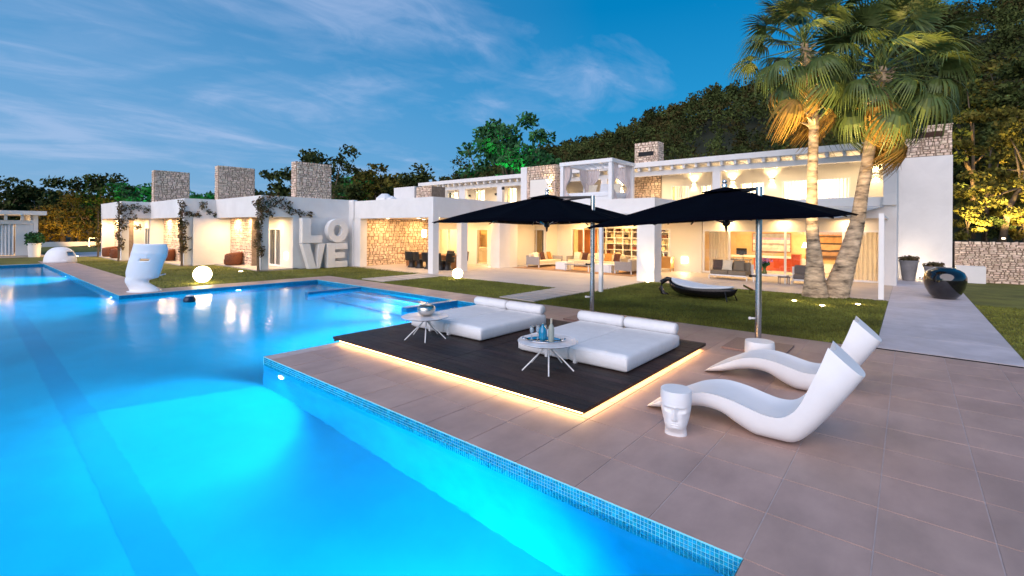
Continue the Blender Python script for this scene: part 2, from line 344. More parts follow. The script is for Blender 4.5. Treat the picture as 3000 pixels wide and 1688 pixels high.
# two stub walls and steps of the spa corner
st = MB(); st.box(-16.15, -15.93, 7.95, AYF, -1.4, -.035); st.box(-10.85, -10.62, 8.1, AYF, -1.4, .0)
part("pool_divider", st, mat("divider_mosaic", (.01, .17, .36), .3, var=.2, scale=10), band_o)
sp = MB()
for k, (d, z) in enumerate([(.5, -.45), (1.0, -.75), (1.5, -1.05)]): sp.box(-15.9, -10.9, AYF - d, AYF - d + .5, -1.4, z)
struct("pool_steps", sp, pool_f)
# water
wm = bpy.data.materials.new("pool_water"); wm.use_nodes = True; t = wm.node_tree; t.nodes.clear()
gl = N(t, "ShaderNodeBsdfRefraction", i_IOR=1.333, i_Roughness=.10); gl.inputs[0].default_value = (.93, .99, 1, 1)
gy = N(t, "ShaderNodeBsdfGlossy", i_Roughness=.13); frn = N(t, "ShaderNodeFresnel", i_IOR=1.333); mxw = N(t, "ShaderNodeMixShader"); t.links.new(math_n(t, "MULTIPLY", frn.outputs[0], .55), mxw.inputs[0]); t.links.new(gl.outputs[0], mxw.inputs[1]); t.links.new(gy.outputs[0], mxw.inputs[2])
tcn = N(t, "ShaderNodeTexCoord"); mpn = N(t, "ShaderNodeMapping"); t.links.new(tcn.outputs["Object"], mpn.inputs[0])
mpn.inputs["Rotation"].default_value = (0, 0, -AZ); mpn.inputs["Scale"].default_value = (1.0, 3.2, 1)
na = N(t, "ShaderNodeTexNoise", i_Scale=1.1, i_Detail=3.0, i_Roughness=.55); t.links.new(mpn.outputs[0], na.inputs["Vector"])
bp = N(t, "ShaderNodeBump", i_Strength=.33, i_Distance=.018); t.links.new(na.outputs[0], bp.inputs["Height"]); t.links.new(bp.outputs[0], gl.inputs["Normal"]); t.links.new(bp.outputs[0], gy.inputs["Normal"]); t.links.new(bp.outputs[0], frn.inputs["Normal"])
ou = N(t, "ShaderNodeOutputMaterial"); t.links.new(mxw.outputs[0], ou.inputs[0])
wt = MB(); wt.quad((PXL, PYN, WATER_Z), (PXR, PYN, WATER_Z), (PXR, PYF, WATER_Z), (PXL, PYF, WATER_Z)); wt.quad((AXL, PYF, WATER_Z), (AXR, PYF, WATER_Z), (AXR, AYF, WATER_Z), (AXL, AYF, WATER_Z))
struct("pool_water", wt, wm)
# underwater lamps
def pool_lamp(x, y, nx, ny, label, power=120, z=-.42, disc=True, tilt=.55):
    loc = Vector((x, y, z)); n = Vector((nx, ny, 0))
    if disc:
        mb = MB(); a = Vector((-ny, nx, 0)); ring = []
        vs = []; R = .085
        for d, rr in ((.0, R * 1.35), (.015, R * 1.3), (.02, R)):
            for k in range(16):
                th = 2 * math.pi * k / 16; vs.append(loc + n * d + a * (rr * math.cos(th)) + Vector((0, 0, rr * math.sin(th))))
        fs = [(i * 16 + k, i * 16 + (k + 1) % 16, (i + 1) * 16 + (k + 1) % 16, (i + 1) * 16 + k) for i in range(2) for k in range(16)] + [tuple(range(32, 48))]
        mb.add(vs, fs); tl = thing("pool_lamp", label, "pool light", loc, group="underwater pool lights")
        g = MB(); g.add([loc + n * .022 + a * (R * math.cos(2 * math.pi * k / 16)) + Vector((0, 0, R * math.sin(2 * math.pi * k / 16))) for k in range(16)], [tuple(range(16))])
        rimm = MB(); rimm.v = mb.v; rimm.f = mb.f[:32]
        part("rim", rimm, white_lac, tl); part("lens", g, pool_e, tl)
    tgt = loc + n * 2 + Vector((0, 0, -tilt * 2)); spot(loc + n * .10, tgt, power * 3.5, (.01, .82, 1.0), 150, .09, .8)
pool_lamp(-7.72, 3.43, 0, -1, "round pool lamp glowing underwater below the corner of the tiled terrace", 120)
pool_lamp(-20.35, 3.43, 0, -1, "pool lamp at the water's inner corner under the large white mask chair", 120)
pool_lamp(-30.2, 3.43, 0, -1, "small pool lamp on the far left pool wall beside the long walkway", 110)
pool_lamp(-19.3, 6.93, 1, 0, "pool lamp in the wall near the left glowing globe", 90)
for (x, y, nx, ny, p_) in [(-.84, 1.0, -1, 0, 250), (-8.43, 6.4, -1, 0, 210), (-11.3, 8.9, -1, 0, 130), (-14.0, 10.0, 0, -1, 170), (-3, -7, 0, 1, 110), (-11, -7, 0, 1, 80), (-20, -7, 0, 1, 120), (-30, -7, 0, 1, 90), (-38.9, -2, 1, 0, 90)]:
    pool_lamp(x, y, nx, ny, "", p_, disc=False, z=-.5)

# ---- terrace tiles
TP = .665; G_ = .007
base = MB()
def slab(mb, x0, x1, y0, y1, z1, z0=-.30): mb.box(x0, x1, y0, y1, z0, z1)
e_ = .004; slab(base, PXR + e_, 3.2, -3.0, 11.2, -.006); slab(base, AXR + e_, PXR + e_, PYF + e_, 11.2, -.006); slab(base, AXL - e_, AXR + e_, AYF + e_, 11.2, -.006)
slab(base, -20.45, AXL - e_, PYF + e_, 11.2, -.006); slab(base, PXL - 2.0, -20.45, PYF + e_, 4.85, -.006); slab(base, PXL - .35, PXL - e_, PYN, PYF + e_, -.006)
terrace = part("pool_terrace", base, grout, kind='structure')
def tile_mesh(w, h):
    b = .0025; mb = MB(); x, y = w / 2, h / 2
    mb.add([(-x, -y, -.012), (x, -y, -.012), (x, y, -.012), (-x, y, -.012), (-x + b, -y + b, 0), (x - b, -y + b, 0), (x - b, y - b, 0), (-x + b, y - b, 0)],
           [(4, 5, 6, 7), (0, 1, 5, 4), (1, 2, 6, 5), (2, 3, 7, 6), (3, 0, 4, 7)]); return mb.mesh("tile", tile_m)
tm = tile_mesh(TP - G_, TP - G_); cells = []; fartiles = MB()
nx0 = int(round((PXR - AXR) / TP))
def tile_at(x0, y0, w=TP, h=TP):
    c = (x0 + w / 2, y0 + h / 2); cells.append((c[0] ** 2 + c[1] ** 2, c, w, h))
ytop = 11.2; rows = [PYF + TP * k for k in range(-9, 12)]
for i in range(-nx0, 6):
    x0 = PXR + i * TP
    if x0 + TP > 3.2: continue
    xa = max(x0, AXR); w = x0 + TP - xa
    for y0 in rows:
        h = min(TP, ytop - y0)
        if h < .05: continue
        if i < 0 and y0 < PYF - .01: continue
        tile_at(xa, y0, w, h)
for k in range(17):
    x0 = AXR - TP * (k + 1)
    for y0, h in ((AYF, .5), (AYF + .5, TP)): tile_at(max(x0, AXL), y0, x0 + TP - max(x0, AXL), h)
for k in range(12):
    y0 = PYF + TP * k
    if y0 > ytop: break
    for x0, w in ((AXL - .5, .5), (-20.45, .65)): tile_at(x0, y0, w, min(TP, ytop - y0))
for k in range(32):
    x0 = -20.45 - TP * (k + 1)
    for y0, h in ((PYF, .5), (PYF + .5, TP), (PYF + .5 + TP, .255)): tile_at(x0, y0, TP, h)
cells.sort(key=lambda q: q[0])
meshes = {}
for n_, (_, c, w, h) in enumerate(cells):
    if n_ < 300:
        key = (round(w, 2), round(h, 2))
        if key not in meshes: meshes[key] = tile_mesh(w - G_, h - G_)
        o = link("tile", meshes[key], terrace); o.location = (c[0], c[1], random.uniform(-.0006, .0006))
    else:
        x, y = (w - G_) / 2, (h - G_) / 2; fartiles.box(c[0] - x, c[0] + x, c[1] - y, c[1] + y, -.012, 0)
part("far_floor_tiles", fartiles, tile_i, terrace, kind='stuff')
# dark drain slot between tiles and the lawn / path
dr = MB(); dr.box(-.5, 1.6, 11.2, 11.36, -.14, -.10); struct("drain_channel", dr, dark)
# ---- pale path of big slabs
pb = MB(); slab(pb, -.47, 1.54, 11.36, 31.0, -.012); path = part("garden_path", pb, dark, kind='structure')
y = 11.36; sm = {}
while y < 30.9:
    h = 1.62
    me = MB(); me.box(-1.0, 1.0, 0, h - .012, -.012, .0); key = 'p'
    if key not in sm: sm[key] = me.mesh("slab", path_m)
    o = link("slab", sm[key], path); o.location = (.535, y + .006, 0); y += h
# ---- pale terrace around the house (one polygon sheet, raised a few mm)
tb = MB()
for (x0, x1, y0, y1) in [(-25.2, -8.62, 14.75, 40), (-8.62, -.47, 19.25, 40)]: slab(tb, x0, x1, y0, y1, -.008)
hterr = part("house_terrace", tb, mat("terrace_joint", (.30, .27, .25), .8), kind='structure')
sl_me = {}; scells = []
for (x0, x1, y0, y1) in [(-25.2, -8.62, 14.75, 31), (-8.62, -.47, 19.25, 31)]:
    nx = int(round((x1 - x0) / 1.36)); wy = 1.16; w = (x1 - x0) / nx; yy = y0
    while yy < y1 - .1:
        for i in range(nx):
            key = (round(w, 2))
            if key not in sl_me: a = MB(); a.box(-w / 2 + .003, w / 2 - .003, -wy / 2 + .003, wy / 2 - .003, -.008, .0); sl_me[key] = a.mesh("slab", terr_m)
            scells.append((key, x0 + w * (i + .5), yy + wy / 2))
        yy += wy
scells.sort(key=lambda q: q[1] ** 2 + q[2] ** 2)
for k, xx, yy in scells[:290]:
    o = link("slab", sl_me[k], hterr); o.location = (xx, yy, 0)
# stepping stones
stp = MB(); 
stones_me = {}
def stepping(name, x0, x1, ys, label_parent, dy):
    for yy in ys:
        a = MB(); a.box(-(x1 - x0) / 2, (x1 - x0) / 2, -dy / 2, dy / 2, -.05, 0.018); k = (x1 - x0, dy)
        if k not in stones_me: stones_me[k] = a.mesh("stepping_stone", terr_m)
        o = link("stepping_stone", stones_me[k], label_parent); o.location = ((x0 + x1) / 2, yy, 0)
stepping("a", -10.15, -8.72, [11.68 + .555 * k for k in range(6)], hterr, .47)
stepping("b", -18.2, -16.6, [11.75 + .62 * k for k in range(5)], hterr, .54)
# ---- lawn sheet (reaches the horizon as ground) and blades near the viewer
def ground_z(x, y): return -.03
gs = MB(); gs.quad((-900, -600, -1.82), (900, -600, -1.82), (900, 1200, -1.82), (-900, 1200, -1.82))
struct("ground", gs, forest_g)
lw = MB()
for (x0, x1, y0, y1) in [(-20.45, -.47, 11.2, 19.25), (-48, -20.45, 4.85, 16), (-52, PXL - .35, -7, 4.85), (1.54, 40, 11.2, 31), (3.2, 40, -7, 11.2), (-.47, 1.54, 31, 60), (-60, -48, 4.85, 16), (-130, -60, -20, 40), (-60, -52, -20, 4.85)]:
    lw.box(x0, x1, y0, y1, -1.9, -.012)
lawn = struct("lawn", lw, lawn_m)
def blades(name, rects, dens, hgt):
    V = []; cnt = 0
    for (x0, x1, y0, y1, dd) in rects:
        n = int((x1 - x0) * (y1 - y0) * dd)
        bx = rng.uniform(x0, x1, n); by = rng.uniform(y0, y1, n); a = rng.uniform(0, 6.283, n); h = hgt * rng.uniform(.5, 1.3, n); w = .008 + .006 * rng.random(n)
        lean = rng.normal(0, .018, (n, 2))
        p0 = np.stack([bx - w * np.cos(a), by - w * np.sin(a), np.full(n, -.013)], 1); p1 = np.stack([bx + w * np.cos(a), by + w * np.sin(a), np.full(n, -.013)], 1)
        p2 = np.stack([bx + lean[:, 0], by + lean[:, 1], -.013 + h], 1)
        V.append(np.stack([p0, p1, p2], 1).reshape(-1, 3))
    V = np.concatenate(V); F = np.arange(len(V)).reshape(-1, 3)
    o = link(name, raw_mesh(name, V, F, blade_m), None, 'stuff'); o["label"] = "short mown grass covering the lawns round the pool"; return o
blades("grass", [(-8.6, -.5, 11.22, 19.2, 1500), (-16.5, -10.2, 11.22, 14.7, 900), (-8.7, -8.6, 11.22, 14.7, 900), (-40, -20.5, 4.9, 6.8, 260), (-30, -20.5, 6.8, 10, 260), (-24.5, -18.3, 11.25, 15, 450), (-16.5, -10.2, 14.6, 14.74, 900), (1.56, 6, 11.3, 20, 900), (-24.6, -20.5, 9.8, 11.25, 300)], 1, .040)
# low edging kerb along the pale terrace
kb = MB(); kb.box(-8.62, -8.54, 14.75, 19.25, -.1, .004); struct("terrace_edge", kb, terr_m)
# ================================================================== HOUSE
def stone_cells(w, h, sw=.22, sh=.13, holes=(), rnd=random):
    """irregular courses of rubble: list of quads in (u, v)"""
    out = []; v = 0
    while v < h - .02:
        ch = min(sh * rnd.uniform(.6, 1.5), h - v)
        if h - v - ch < .04: ch = h - v
        u = 0 - rnd.uniform(0, .05)
        while u < w - .02:
            cw = min(sw * rnd.uniform(.35, 1.7), w - u)
            if w - u - cw < .05: cw = w - u
            u0 = max(u, 0)
            cxm, cym = u0 + cw / 2, v + ch / 2
            if not any(a < cxm < b and c < cym < d for a, b, c, d in holes):
                g = .009; j = lambda: rnd.uniform(-.16, .16) * ch
                out.append([(u0 + g + abs(j()), v + g + j()), (u0 + cw - g - abs(j()), v + g + j()), (u0 + cw - g - abs(j()), v + ch - g + j()), (u0 + g + abs(j()), v + ch - g + j())])
            u += cw
        v += ch
    return out
def stone_add(mb, q, o, U, n, d):
    o = Vector(o); U = Vector(U); n = Vector(n); Z = Vector((0, 0, 1)); c = (sum(p[0] for p in q) / 4, sum(p[1] for p in q) / 4)
    lo = [o + U * p[0] + Z * p[1] - n * .01 for p in q]
    hi = [o + U * (c[0] + (p[0] - c[0]) * .84) + Z * (c[1] + (p[1] - c[1]) * .84) + n * (d + random.uniform(-.008, .012)) for p in q]
    mb.add(lo + hi, [(4, 5, 6, 7), (0, 1, 5, 4), (1, 2, 6, 5), (2, 3, 7, 6), (3, 0, 4, 7)])
def stone_face(parent, o, U, n, w, h, sw=.22, sh=.13, holes=(), single=False, d=.022):
    if single:
        for q in stone_cells(w, h, sw, sh, holes):
            mb = MB(); stone_add(mb, q, o, U, n, d); part("stone", mb, stone_o, parent)
    else:
        mb = MB()
        for q in stone_cells(w, h, sw, sh, holes): stone_add(mb, q, o, U, n, d)
        part("stonework", mb, stone_m, parent, kind='stuff')
X_, Y_ = Vector((1, 0, 0)), Vector((0, 1, 0)); NX, NY = Vector((1, 0, 0)), Vector((0, -1, 0))
SOF, PAR = 2.77, 3.78

def window(parent, o, U, n, w, h, bars=(), sill=True, fr=.06, m=white_lac, curtain=None, d=.05, pane=True):
    """framed glass in a wall: o lower corner, U along, n outward"""
    o = Vector(o); U = Vector(U); n = Vector(n); Z = Vector((0, 0, 1))
    def bar(mb, u0, u1, v0, v1, dd=d):
        p = [o + U * a + Z * b + n * c for c in (-.03, dd) for a, b in ((u0, v0), (u1, v0), (u1, v1), (u0, v1))]
        mb.add(p, [(0, 1, 2, 3), (7, 6, 5, 4), (0, 4, 5, 1), (1, 5, 6, 2), (2, 6, 7, 3), (3, 7, 4, 0)])
    mb = MB(); bar(mb, 0, fr, 0, h); bar(mb, w - fr, w, 0, h); bar(mb, fr, w - fr, h - fr, h); bar(mb, fr, w - fr, 0, fr)
    for b in bars: bar(mb, b - fr / 2, b + fr / 2, fr, h - fr)
    f = part("window_frame", mb, m, parent)
    if pane:
        eds = [fr] + [x for b in bars for x in (b - fr / 2, b + fr / 2)] + [w - fr]
        for i in range(0, len(eds), 2):
            g = MB(); g.quad(*[o + U * a + Z * b for a, b in ((eds[i], fr), (eds[i + 1], fr), (eds[i + 1], h - fr), (eds[i], h - fr))])
            part("pane", g, glass_m, f)
    return f
def curtain_mb(mb, o, U, n, w, h, folds=.11, amp=.03, gather=None):
    o = Vector(o); U = Vector(U); n = Vector(n); nu = max(8, int(w / folds * 6))
    def fn(a, b):
        u = a * w
        if gather: k = 1 - gather * math.sin(math.pi * min(1, b * 1.0)) ** 1.5; u = u * k
        return o + U * u + n * (amp * math.sin(u / folds * 2 * math.pi) * (1 + .3 * math.sin(u * 5 + b * 2)) + .004 * math.sin(b * 9)) + Vector((0, 0, h * (1 - b)))
    mb.grid(lambda a, b: fn(a, b), nu, 8); return mb

villa = thing("villa", "large white two-storey house with flat roofs, stone chimneys and lit terraces", "house", (-12, 25, 0))
def V(name, mb, m=plaster, **kw): return part(name, mb, m, villa, **kw)
def vbox(name, x0, x1, y0, y1, z0, z1, m=plaster, **kw): mb = MB(); mb.box(x0, x1, y0, y1, z0, z1); return V(name, mb, m, **kw)
# --- west dining porch
vbox("parapet", -24.7, -17.752, 15.10, 15.40, SOF, PAR); vbox("parapet", -18.05, -17.75, 15.402, 21.0, SOF, PAR)
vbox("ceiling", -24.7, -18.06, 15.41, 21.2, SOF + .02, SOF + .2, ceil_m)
vbox("column", -18.12, -17.752, 15.102, 15.47, 0, SOF - .002); vbox("column", -18.10, -17.753, 17.0, 17.45, 0, SOF - .002)
vbox("column", -18.45, -17.754, 20.0, 20.9, 0, SOF - .002)
vbox("wall", -24.80, -24.55, 15.11, 26, 0, SOF + .01); vbox("wall", -24.548, -24.15, 15.112, 15.55, 0, SOF - .001)
mb = MB(); mb.box(-24.548, -24.49, 15.56, 20.88, 0, SOF); V("wall", mb, mortar)
stone_face(villa, (-24.49, 15.58, 0), Y_, NX, 5.3, SOF, .24, .15)
# back wall of the porch with two windows
for a in [(-24.5, -24.02, 0, SOF), (-21.69, -20.51, 0, SOF), (-19.5, -18.455, 0, SOF), (-24.02, -21.69, 2.22, SOF), (-20.51, -19.5, 2.22, SOF)]:
    vbox("wall", a[0], a[1], 20.9, 21.2, a[2], a[3], plaster_in)
window(villa, (-24.02, 20.95, .02), X_, NY, 2.33, 2.2, (1.0,)); window(villa, (-20.51, 20.95, .02), X_, NY, 1.01, 2.2)
vbox("wall", -18.45, -17.755, 20.902, 21.6, 0, SOF, plaster_in)
# rooms behind the porch
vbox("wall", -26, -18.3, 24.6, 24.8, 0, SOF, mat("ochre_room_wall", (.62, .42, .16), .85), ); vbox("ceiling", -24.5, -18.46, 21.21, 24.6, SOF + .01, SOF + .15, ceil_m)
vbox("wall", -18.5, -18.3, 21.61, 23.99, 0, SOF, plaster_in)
# --- lounge: recess with sliding doors, back wall, side returns
for a in [(-17.61, -17.45, 0, SOF), (-20.9, -20.23, 0, SOF)]: vbox("wall", a[0], a[1], 24.1, 24.35, a[2], a[3], plaster_in)
vbox("wall", -20.23, -17.61, 24.1, 24.35, 2.22, SOF, plaster_in)
window(villa, (-20.23, 24.14, .02), X_, NY, 2.62, 2.2, (.62, 1.28, 1.95))
vbox("wall", -17.62, -17.45, 24.351, 25.3, 0, SOF, plaster_in)
for a in [(-17.45, -16.35, 0, SOF), (-9.95, -8.29, 0, SOF)]: vbox("wall", a[0], a[1], 25.3, 25.55, a[2], a[3], plaster_in)
vbox("wall", -16.35, -9.95, 25.3, 25.55, 2.3, SOF, plaster_in)
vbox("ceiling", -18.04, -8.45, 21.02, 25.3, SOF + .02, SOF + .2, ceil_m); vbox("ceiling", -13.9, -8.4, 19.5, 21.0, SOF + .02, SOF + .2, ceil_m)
vbox("parapet", -18.04, -13.9, 21.02, 21.3, SOF, PAR - .06); vbox("parapet", -14.1, -13.9, 19.5, 21.0, SOF, PAR - .07)
vbox("parapet", -14.1, -8.25, 19.2, 19.5, SOF, 3.60); vbox("parapet", -8.55, -8.25, 19.502, 24.8, SOF, 3.60)
vbox("pillar", -9.05, -8.252, 19.202, 19.95, 0, SOF - .002)
# library room
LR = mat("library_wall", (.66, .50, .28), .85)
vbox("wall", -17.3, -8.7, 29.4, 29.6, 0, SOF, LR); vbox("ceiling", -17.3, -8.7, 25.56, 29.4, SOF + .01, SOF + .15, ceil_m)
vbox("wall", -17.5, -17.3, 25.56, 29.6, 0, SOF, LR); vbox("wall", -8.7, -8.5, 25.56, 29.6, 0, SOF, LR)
window(villa, (-16.35, 25.34, .02), X_, NY, .9, 2.28, (), fr=.07); window(villa, (-10.85, 25.34, .02), X_, NY, .9, 2.28, (), fr=.07)
mb = MB(); mb.box(-16.25, -14.9, 25.9, 25.96, 0, 2.2); V("sliding_door", mb, wood_o, label="orange wood sliding door of the library")
# --- living room at the right
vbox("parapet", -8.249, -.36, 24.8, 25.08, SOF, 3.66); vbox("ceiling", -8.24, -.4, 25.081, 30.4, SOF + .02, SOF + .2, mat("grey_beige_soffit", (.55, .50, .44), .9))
vbox("wall", -8.24, -.85, 25.3, 25.46, 2.26, SOF + .01, plaster_in)
window(villa, (-8.24, 25.34, .02), X_, NY, 7.36, 2.24, (1.32, 3.80, 6.05), fr=.09)
vbox("column", -.80, -.362, 24.802, 25.45, 0, SOF - .001); vbox("wall", -.80, -.362, 25.452, 29.18, 0, 3.64)
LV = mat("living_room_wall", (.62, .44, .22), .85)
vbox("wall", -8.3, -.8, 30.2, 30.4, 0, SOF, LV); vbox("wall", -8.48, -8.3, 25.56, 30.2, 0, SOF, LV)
vbox("ceiling", -8.5, -.4, 19.5, 24.79, 3.4, 3.5, plaster) if False else None
mb = MB(); curtain_mb(mb, (-8.05, 25.75, .03), X_, NY, 1.05, 2.2, .13, .04); V("curtain", mb, sheer); mb = MB(); curtain_mb(mb, (-2.0, 25.75, .03), X_, NY, 1.1, 2.2, .16, .05); V("curtain", mb, sheer)
# tall blank wall with stone chimney head
vbox("wall", -.36, 1.53, 29.2, 29.9, 0, 5.72); vbox("wall", -.80, -.365, 29.2, 29.9, 3.7, 5.72)
vbox("chimney_core", -.33, 1.50, 29.24, 29.88, 5.722, 7.12, mortar)
mb = MB(); mb.box(-.02, 1.20, 29.17, 29.236, 6.62, 6.84); V("flue_slot", mb, mat("rusty_flue", (.05, .02, .01), .8))
stone_face(villa, (-.34, 29.24, 5.73), X_, NY, 1.86, 1.40, .17, .10, holes=[(.28, 1.58, .87, 1.13)], single=True)
vbox("flue_cap", -.37, 1.54, 29.2, 29.92, 7.125, 7.16, stone_m)
# awning over the right terrace and its post
mb = MB(); mb.hexa([(-8, 20.5, 2.80), (-1.9, 20.5, 2.70), (-.75, 24.75, 3.25), (-8, 24.75, 3.34), (-8, 20.5, 2.815), (-1.9, 20.5, 2.715), (-.75, 24.75, 3.265), (-8, 24.75, 3.355)]); V("awning", mb, mat("pale_blue_awning", (.42, .50, .60), .8))
vbox("post", -.74, -.60, 19.45, 19.59, 0, 2.80, white_lac); vbox("post", -8.42, -8.30, 14.80, 14.92, 0, 2.86, white_lac)
vbox("awning_rail", -.71, -.63, 19.59, 24.79, 2.70, 2.78, white_lac); vbox("awning_rail", -8.40, -8.32, 14.92, 19.19, 2.78, 2.84, white_lac)
# --- upper floor
FZ = 3.30
vbox("roof_deck", -24.6, -18.06, 15.41, 31, FZ - .12, FZ, terr_m); vbox("roof_deck", -18.05, -8.56, 21.31, 31, FZ - .12, FZ, terr_m); vbox("roof_deck", -13.89, -8.56, 19.51, 21.3, FZ - .12, FZ, terr_m); vbox("roof_deck", -8.24, -.81, 25.09, 31, FZ - .12, FZ, terr_m)
vbox("roof_deck", -31, -24.62, 19, 31, FZ - .12, FZ, terr_m); vbox("wall", -31, -24.85, 19, 19.2, 0, 3.75)
# back wall with openings
UW = plaster_in; UT = 5.638
ops = [(-30.34, -29.0, 2.1), (-27.05, -25.9, 2.1), (-23.63, -22.6, 2.1), (-15.1, -14.3, 1.9), (-10.75, -9.66, 1.55), (-9.1, -8.42, 1.5), (-7.0, -5.75, 1.5), (-4.99, -2.11, 1.5)]
xs = -31.0
for (a, b, hh) in ops:
    vbox("wall", xs, a, 27.4, 27.6, FZ, UT, UW); vbox("wall", a, b, 27.4, 27.6, FZ + hh, UT, UW)
    window(villa, (a, 27.44, FZ + .02), X_, NY, b - a, hh - .02, ((b - a) / 2,), fr=.07)
    mb = MB(); curtain_mb(mb, (a + .05, 27.75, FZ), X_, NY, (b - a) - .1, hh, .14, .03); V("curtain", mb, sheer); xs = b
vbox("wall", xs, -.36, 27.4, 27.6, FZ, UT, UW)
vbox("wall", -31, -.4, 29.0, 29.15, FZ, UT, LV); 
vbox("wall", -13.2, -11.35, 27.30, 27.399, FZ, UT - .002, mortar); stone_face(villa, (-13.2, 27.30, FZ), X_, NY, 1.85, UT - FZ, .22, .13)
vbox("beam", -28.4, -.362, 24.62, 24.88, 5.19, 5.44)
for (a, b) in [(-26.0, -25.35), (-22.15, -21.65), (-13.9, -13.5), (-7.56, -7.18), (-.80, -.364)]: vbox("column", a, b, 24.622, 24.878, FZ, 5.188)
vbox("wall", -.80, -.362, 24.9, 29.19, 3.645, 5.44)
vbox("roof", -30.35, -.34, 24.22, 29.3, 5.64, 5.90); vbox("roof_skylight", -7.2, -5.8, 25.5, 27, 5.902, 6.0, white_lac)
jm = {}; x = -30.0
a = MB(); a.box(-.06, .06, 24.34, 27.3, 5.442, 5.637); jme = a.mesh("roof_joist", plaster, villa.location)
while x < -.5:
    o = link("roof_joist", jme, villa); o.location = (x + 12, 0, 0) if False else (x, 0, 0); x += .62
# stone fireplace block in front of the upper terrace, with a white door recess
vbox("fireplace_block", -18.9, -16.30, 23.45, 24.2, 3.32, 6.16, mortar)
stone_face(villa, (-18.9, 23.45, 3.32), X_, NY, 2.6, 2.84, .22, .13, holes=[(.65, 2.1, -1, 2.0)]); stone_face(villa, (-16.30, 23.46, 3.32), Y_, NX, .74, 2.84, .24, .14)
vbox("door_recess", -18.24, -16.82, 23.40, 23.452, 3.32, 5.30, plaster_in)
vbox("wall_strip", -18.98, -18.50, 23.38, 24.22, 3.30, 6.16)
# two chimneys on the roofs
vbox("chimney", -13.4, -11.86, 28.02, 28.9, 5.91, 7.72, mortar); stone_face(villa, (-13.4, 28.02, 5.91), X_, NY, 1.54, 1.81, .2, .11, holes=[(.27, 1.25, .95, 1.22)]); stone_face(villa, (-11.86, 28.03, 5.91), Y_, NX, .86, 1.81, .2, .11)
vbox("flue_slot", -13.12, -12.12, 27.97, 28.015, 6.88, 7.12, dark)
vbox("low_block", -26.35, -24.2, 19.0, 21, FZ, 4.92); vbox("low_block", -24.1, -22.6, 19.1, 20.2, FZ, 4.86, mortar); stone_face(villa, (-24.1, 19.1, FZ), X_, NY, 1.5, 1.55, .22, .13)
mb = MB(); mb.lathe([(.55, 0), (.5, .25), (.2, .5), (.02, .52)], (-22.9, 15.9, PAR - .1), 10); mb.lathe([(.3, 0), (.28, .2), (.02, .35)], (-22.1, 15.8, PAR - .1), 9); V("roof_dome", mb, white_lac)

# ------------------------------------------------------------------ bedroom wing
wing = thing("bedroom_wing", "low white wing of three stepped bays with stone chimneys and vine-clad corners", "house", (-33, 10, 0))
def wbox(name, x0, x1, y0, y1, z0, z1, m=plaster, **kw): mb = MB(); mb.box(x0, x1, y0, y1, z0, z1); return part(name, mb, m, wing, **kw)
WP = 3.86
mods = [(-45.4, -38.8, 7.0, 8.5), (-38.8, -31.6, 8.5, 10.1), (-31.6, -25.2, 10.1, 15.1)]
for k, (xl, xr, yf, yn) in enumerate(mods):
    e = .002 * k
    wbox("parapet", xl + .001, xr, yf, yf + .25, SOF, WP + e); wbox("parapet", xr - .25, xr - .001, yf + .251, yn, SOF, WP + e - .001)
    wbox("column", xr - .38, xr - .002, yf + .002, yf + .38, 0, SOF - .001)
    ys = yf + .72; yd = min(yf + 1.62, 11.8)
    wbox("ceiling", xl, xr - .255, yf + .255, yd + 2, SOF + .012, SOF + .15, ceil_m)
    xj = {0: -40.9, 1: -35.3, 2: -28.3}[k]
    wbox("wall", xl + .002, xj, ys + .03, ys + .3, 0, SOF, mortar); stone_face(wing, (xl + .05, ys + .03, 0), X_, NY, xj - xl - .06, SOF, .25, .15)
    wbox("wall", xj - .25, xj, ys + .31, yd + .3, 0, SOF - .003, plaster_in)
    dx0, dx1 = {0: (-43.2 + 2.6, -39.6), 1: (-35.1, -33.1), 2: (-28.15, -26.6)}[k]
    if k == 0: dx0, dx1 = -40.75, -39.3
    wbox("wall", xj + .001, dx0, yd, yd + .25, 0, SOF - .002, plaster_in) if dx0 - xj > .02 else None
    wbox("wall", dx0, dx1, yd, yd + .25, 2.2, SOF - .002, plaster_in)
    wbox("wall", dx1, xr - .26, yd, yd + .25, 0, SOF - .002, plaster_in)
    f = window(wing, (dx0, yd + .03, .05), X_, NY, dx1 - dx0, 2.15, ((dx1 - dx0) * .55,), fr=.10)
    mb = MB(); curtain_mb(mb, (dx0 + .1, yd + .4, .05), X_, NY, (dx1 - dx0) * .8, 2.1, .16, .04); part("curtain", mb, sheer, wing)
    wbox("porch_floor", xl, xr, yf - .12, yd + .3, -.02, .05, terr_m)
    wbox("wall", xr - .3, xr, yd + .001 if k == 2 else yn, 15.1 if k == 2 else yn + 2, 0, SOF - .002 if k == 2 else SOF - .004) 
    wbox("wall", xl, xr - .5, yd + 3.0, yd + 3.1, 0, SOF, LR)
    wbox("roof", xl + .1, xr - .26, yf + .26, yn + 7, SOF + .2, SOF + .5)
wbox("wall", -45.4, -45.15, 7.26, 14, 0, WP - .02); wbox("column", -45.4, -45.05, 7.002, 7.25, 0, SOF - .001)
wbox("wall", -31.7, -31.45, 8.9, 10.9, 0, SOF - .003); wbox("parapet", -25.5, -24.702, 15.0, 15.25, SOF, WP - .01) ; wbox("wall", -25.2, -24.80, 15.0, 15.25, 0, SOF)
